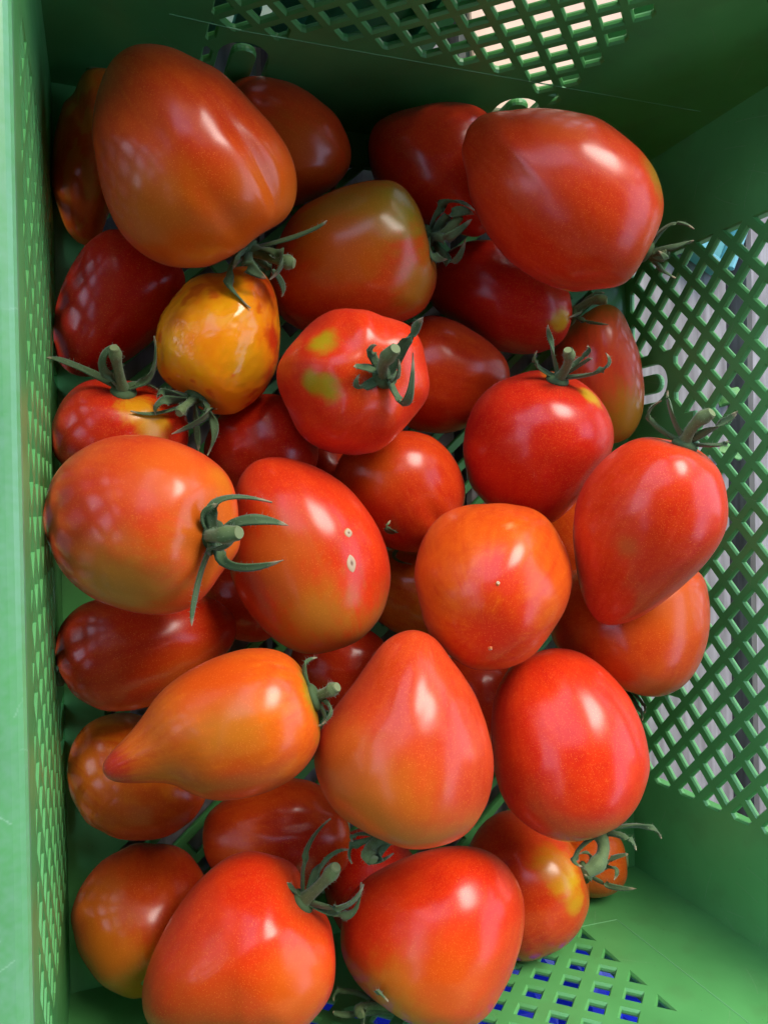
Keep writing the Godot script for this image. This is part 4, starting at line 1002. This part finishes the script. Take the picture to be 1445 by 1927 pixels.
	for s in t.get("scars", []):
		var st := begin(true)
		scar_patch(st, s[0], s[1], s[2], s[3], hw)
		put("scar", finish(st), scar_material, o)


func plain_leaf() -> StandardMaterial3D:
	if not has_meta("plain_leaf"):
		var m: StandardMaterial3D = leaf_material.duplicate()
		m.vertex_color_use_as_albedo = false
		m.albedo_color = Color(0.06, 0.105, 0.04).linear_to_srgb()
		set_meta("plain_leaf", m)
	return get_meta("plain_leaf")


func sepal(a: Vector3, mid: Vector3, tip: Vector3, wide: float, salt: float) -> ArrayMesh:
	var ctrl := mid * 2.0 - (a + tip) / 2.0
	var steps := 16
	var st := begin(true)
	var rings: Array = []
	var shade := 1.0 + 0.25 * sin(salt * 3.1)
	for i in steps + 1:
		var s := float(i) / steps
		var p := a * (1 - s) * (1 - s) + ctrl * 2.0 * s * (1 - s) + tip * s * s
		var tan_ := ((ctrl - a) * 2.0 * (1 - s) + (tip - ctrl) * 2.0 * s).normalized()
		var out := Vector3(p.x, p.y * 0.2, p.z).normalized().lerp(Vector3.UP, 0.35)
		var side := tan_.cross(out).normalized()
		side = side.rotated(tan_, 0.5 * sin(salt + s * 2.2))
		var nor := side.cross(tan_).normalized()
		var w := wide * (0.72 + 1.1 * s) * pow(1.0 - s, 0.7) * 1.15 + 0.00012
		w *= 1.0 + 0.10 * sin(salt * 5.0 + s * 11.0)
		var th := 0.00042 * (1.0 - 0.6 * s)
		var fold := 0.34 * w
		var ring: Array = []
		for q in [[-1.0, fold * 0.9, 0.0], [-0.5, fold * 0.35, th], [0.0, 0.0, th * 1.1], [0.5, fold * 0.35, th], [1.0, fold * 0.9, 0.0], [0.5, fold * 0.35, -th], [0.0, 0.0, -th * 2.2], [-0.5, fold * 0.35, -th]]:
			ring.append(p + side * q[0] * w / 2.0 + nor * (q[1] * 0.55 + q[2]))
		rings.append(ring)
	var green := Color(0.05, 0.092, 0.036) * shade
	for i in steps:
		for j in 8:
			var quad_pts := [rings[i][j], rings[i][(j + 1) % 8], rings[i + 1][(j + 1) % 8], rings[i + 1][j]]
			for w in [0, 2, 1, 0, 3, 2]:
				var s := (i + (1.0 if w >= 2 else 0.0)) / steps
				var c := green.lerp(Color(0.085, 0.14, 0.055), 0.5 + 0.5 * fine.get_noise_3d(s * 6.0, j * 0.8, salt))
				if s > 0.93: c = c.lerp(Color(0.36, 0.27, 0.16), 0.7)
				st.set_color(c)
				st.add_vertex(quad_pts[w])
	for k in 46:
		var i := 1 + (k * 7) % (steps - 1)
		var j := (k * 5) % 8
		hair(st, rings[i][j], (rings[i][j] - rings[i][(j + 4) % 8]).normalized(), salt + k)
	for j in range(1, 7):
		for w in [0, j + 1, j]:
			st.set_color(green)
			st.add_vertex(rings[0][w])
		for w in [0, j, j + 1]:
			st.set_color(Color(0.36, 0.27, 0.16))
			st.add_vertex(rings[steps][w])
	return finish(st)


func hair(st: SurfaceTool, p: Vector3, out: Vector3, salt: float) -> void:
	# one fine hair: a three-sided spike
	var lean := Vector3(sin(salt * 12.9), sin(salt * 7.3 + 1.0), sin(salt * 4.7 + 2.0))
	var d := (out + lean * 0.45).normalized() * (0.0007 + 0.0006 * absf(sin(salt * 3.3)))
	var e1 := d.cross(Vector3(0.3, 0.9, 0.2)).normalized() * 0.00005
	var e2 := d.cross(e1).normalized() * 0.00005
	var ring := [p + e1, p - e1 * 0.5 + e2 * 0.87, p - e1 * 0.5 - e2 * 0.87]
	for j in 3:
		for w in [ring[j], ring[(j + 1) % 3], p + d]:
			st.set_color(Color(0.22, 0.28, 0.17))
			st.add_vertex(w)


func stem_tube(st: SurfaceTool, a: Vector3, mid: Vector3, tip: Vector3, rad: float) -> void:
	var ctrl := mid * 2.0 - (a + tip) / 2.0
	var steps := 14
	var around := 12
	var rings: Array = []
	for i in steps + 1:
		var s := float(i) / steps
		var p := a * (1 - s) * (1 - s) + ctrl * 2.0 * s * (1 - s) + tip * s * s
		var tan_ := ((ctrl - a) * 2.0 * (1 - s) + (tip - ctrl) * 2.0 * s).normalized()
		var e1 := tan_.cross(Vector3(0.31, 0.2, 0.93)).normalized()
		var e2 := tan_.cross(e1)
		var r := rad * (0.86 + 0.55 * exp(-pow(s / 0.16, 2)) + 0.34 * exp(-pow((s - 0.78) / 0.13, 2)) + 0.06 * exp(-pow((s - 1.0) / 0.06, 2)))
		var ring: Array = []
		for j in around:
			var th := TAU * j / around
			var k := r * (1.0 + 0.07 * cos(th * 5.0) + 0.06 * fine.get_noise_2d(th * 2.0, s * 5.0))
			ring.append(p + (e1 * cos(th) + e2 * sin(th)) * k)
		rings.append(ring)
	for k in 90:
		var hi := 1 + (k * 5) % (steps - 1)
		var hj := (k * 7) % around
		hair(st, rings[hi][hj], (rings[hi][hj] - rings[hi][(hj + around / 2) % around]).normalized(), k * 1.3)
	for i in steps:
		for j in around:
			var q := [rings[i][j], rings[i][(j + 1) % around], rings[i + 1][(j + 1) % around], rings[i + 1][j]]
			for w in [0, 2, 1, 0, 3, 2]:
				var s := (i + (1.0 if w >= 2 else 0.0)) / steps
				var c := Color(0.075, 0.13, 0.048).lerp(Color(0.11, 0.155, 0.055), s)
				c = c * (1.0 + 0.25 * fine.get_noise_2d(s * 9.0, j * 1.3))
				st.set_color(Color(c.r, c.g, c.b))
				st.add_vertex(q[w])


func scar_patch(st: SurfaceTool, p: Vector3, turn: Vector3, length: float, wide: float, hw: float) -> void:
	# a thin lens of dry tissue with a darker split in it
	var nor := Vector3(p.x, p.y * 0.25, p.z).normalized()
	var e1 := (turn - nor * nor.dot(turn)).normalized()
	var e2 := nor.cross(e1)
	var around := 24
	var rings := [[1.0, -0.0004, Color(0.55, 0.10, 0.02)], [0.86, 0.0003, Color(0.52, 0.17, 0.03)], [0.66, 0.0005, Color(0.5, 0.36, 0.2)], [0.3, 0.0006, Color(0.48, 0.34, 0.22)], [0.12, 0.0005, Color(0.2, 0.11, 0.06)]]
	var c := p - nor * 0.0001
	var pts: Array = []
	for r in rings:
		var ring: Array = []
		for j in around:
			var th := TAU * j / around
			var x: float = cos(th) * length / 2.0 * r[0]
			var y: float = sin(th) * absf(sin(th)) * 0.5 * wide * r[0] + sin(th) * 0.25 * wide * r[0]
			var drop := (x * x + y * y) / (2.0 * hw)
			ring.append(c + e1 * x + e2 * y + nor * (r[1] - drop))
		pts.append(ring)
	for i in rings.size() - 1:
		for j in around:
			var q := [pts[i][j], pts[i][(j + 1) % around], pts[i + 1][(j + 1) % around], pts[i + 1][j]]
			for w in [0, 2, 1, 0, 3, 2]:
				st.set_color(rings[i + (1 if w >= 2 else 0)][2])
				st.add_vertex(q[w])
	var mid := c + nor * 0.0004
	for j in around:
		for w in [pts[-1][j], mid, pts[-1][(j + 1) % around]]:
			st.set_color(Color(0.2, 0.11, 0.06))
			st.add_vertex(w)
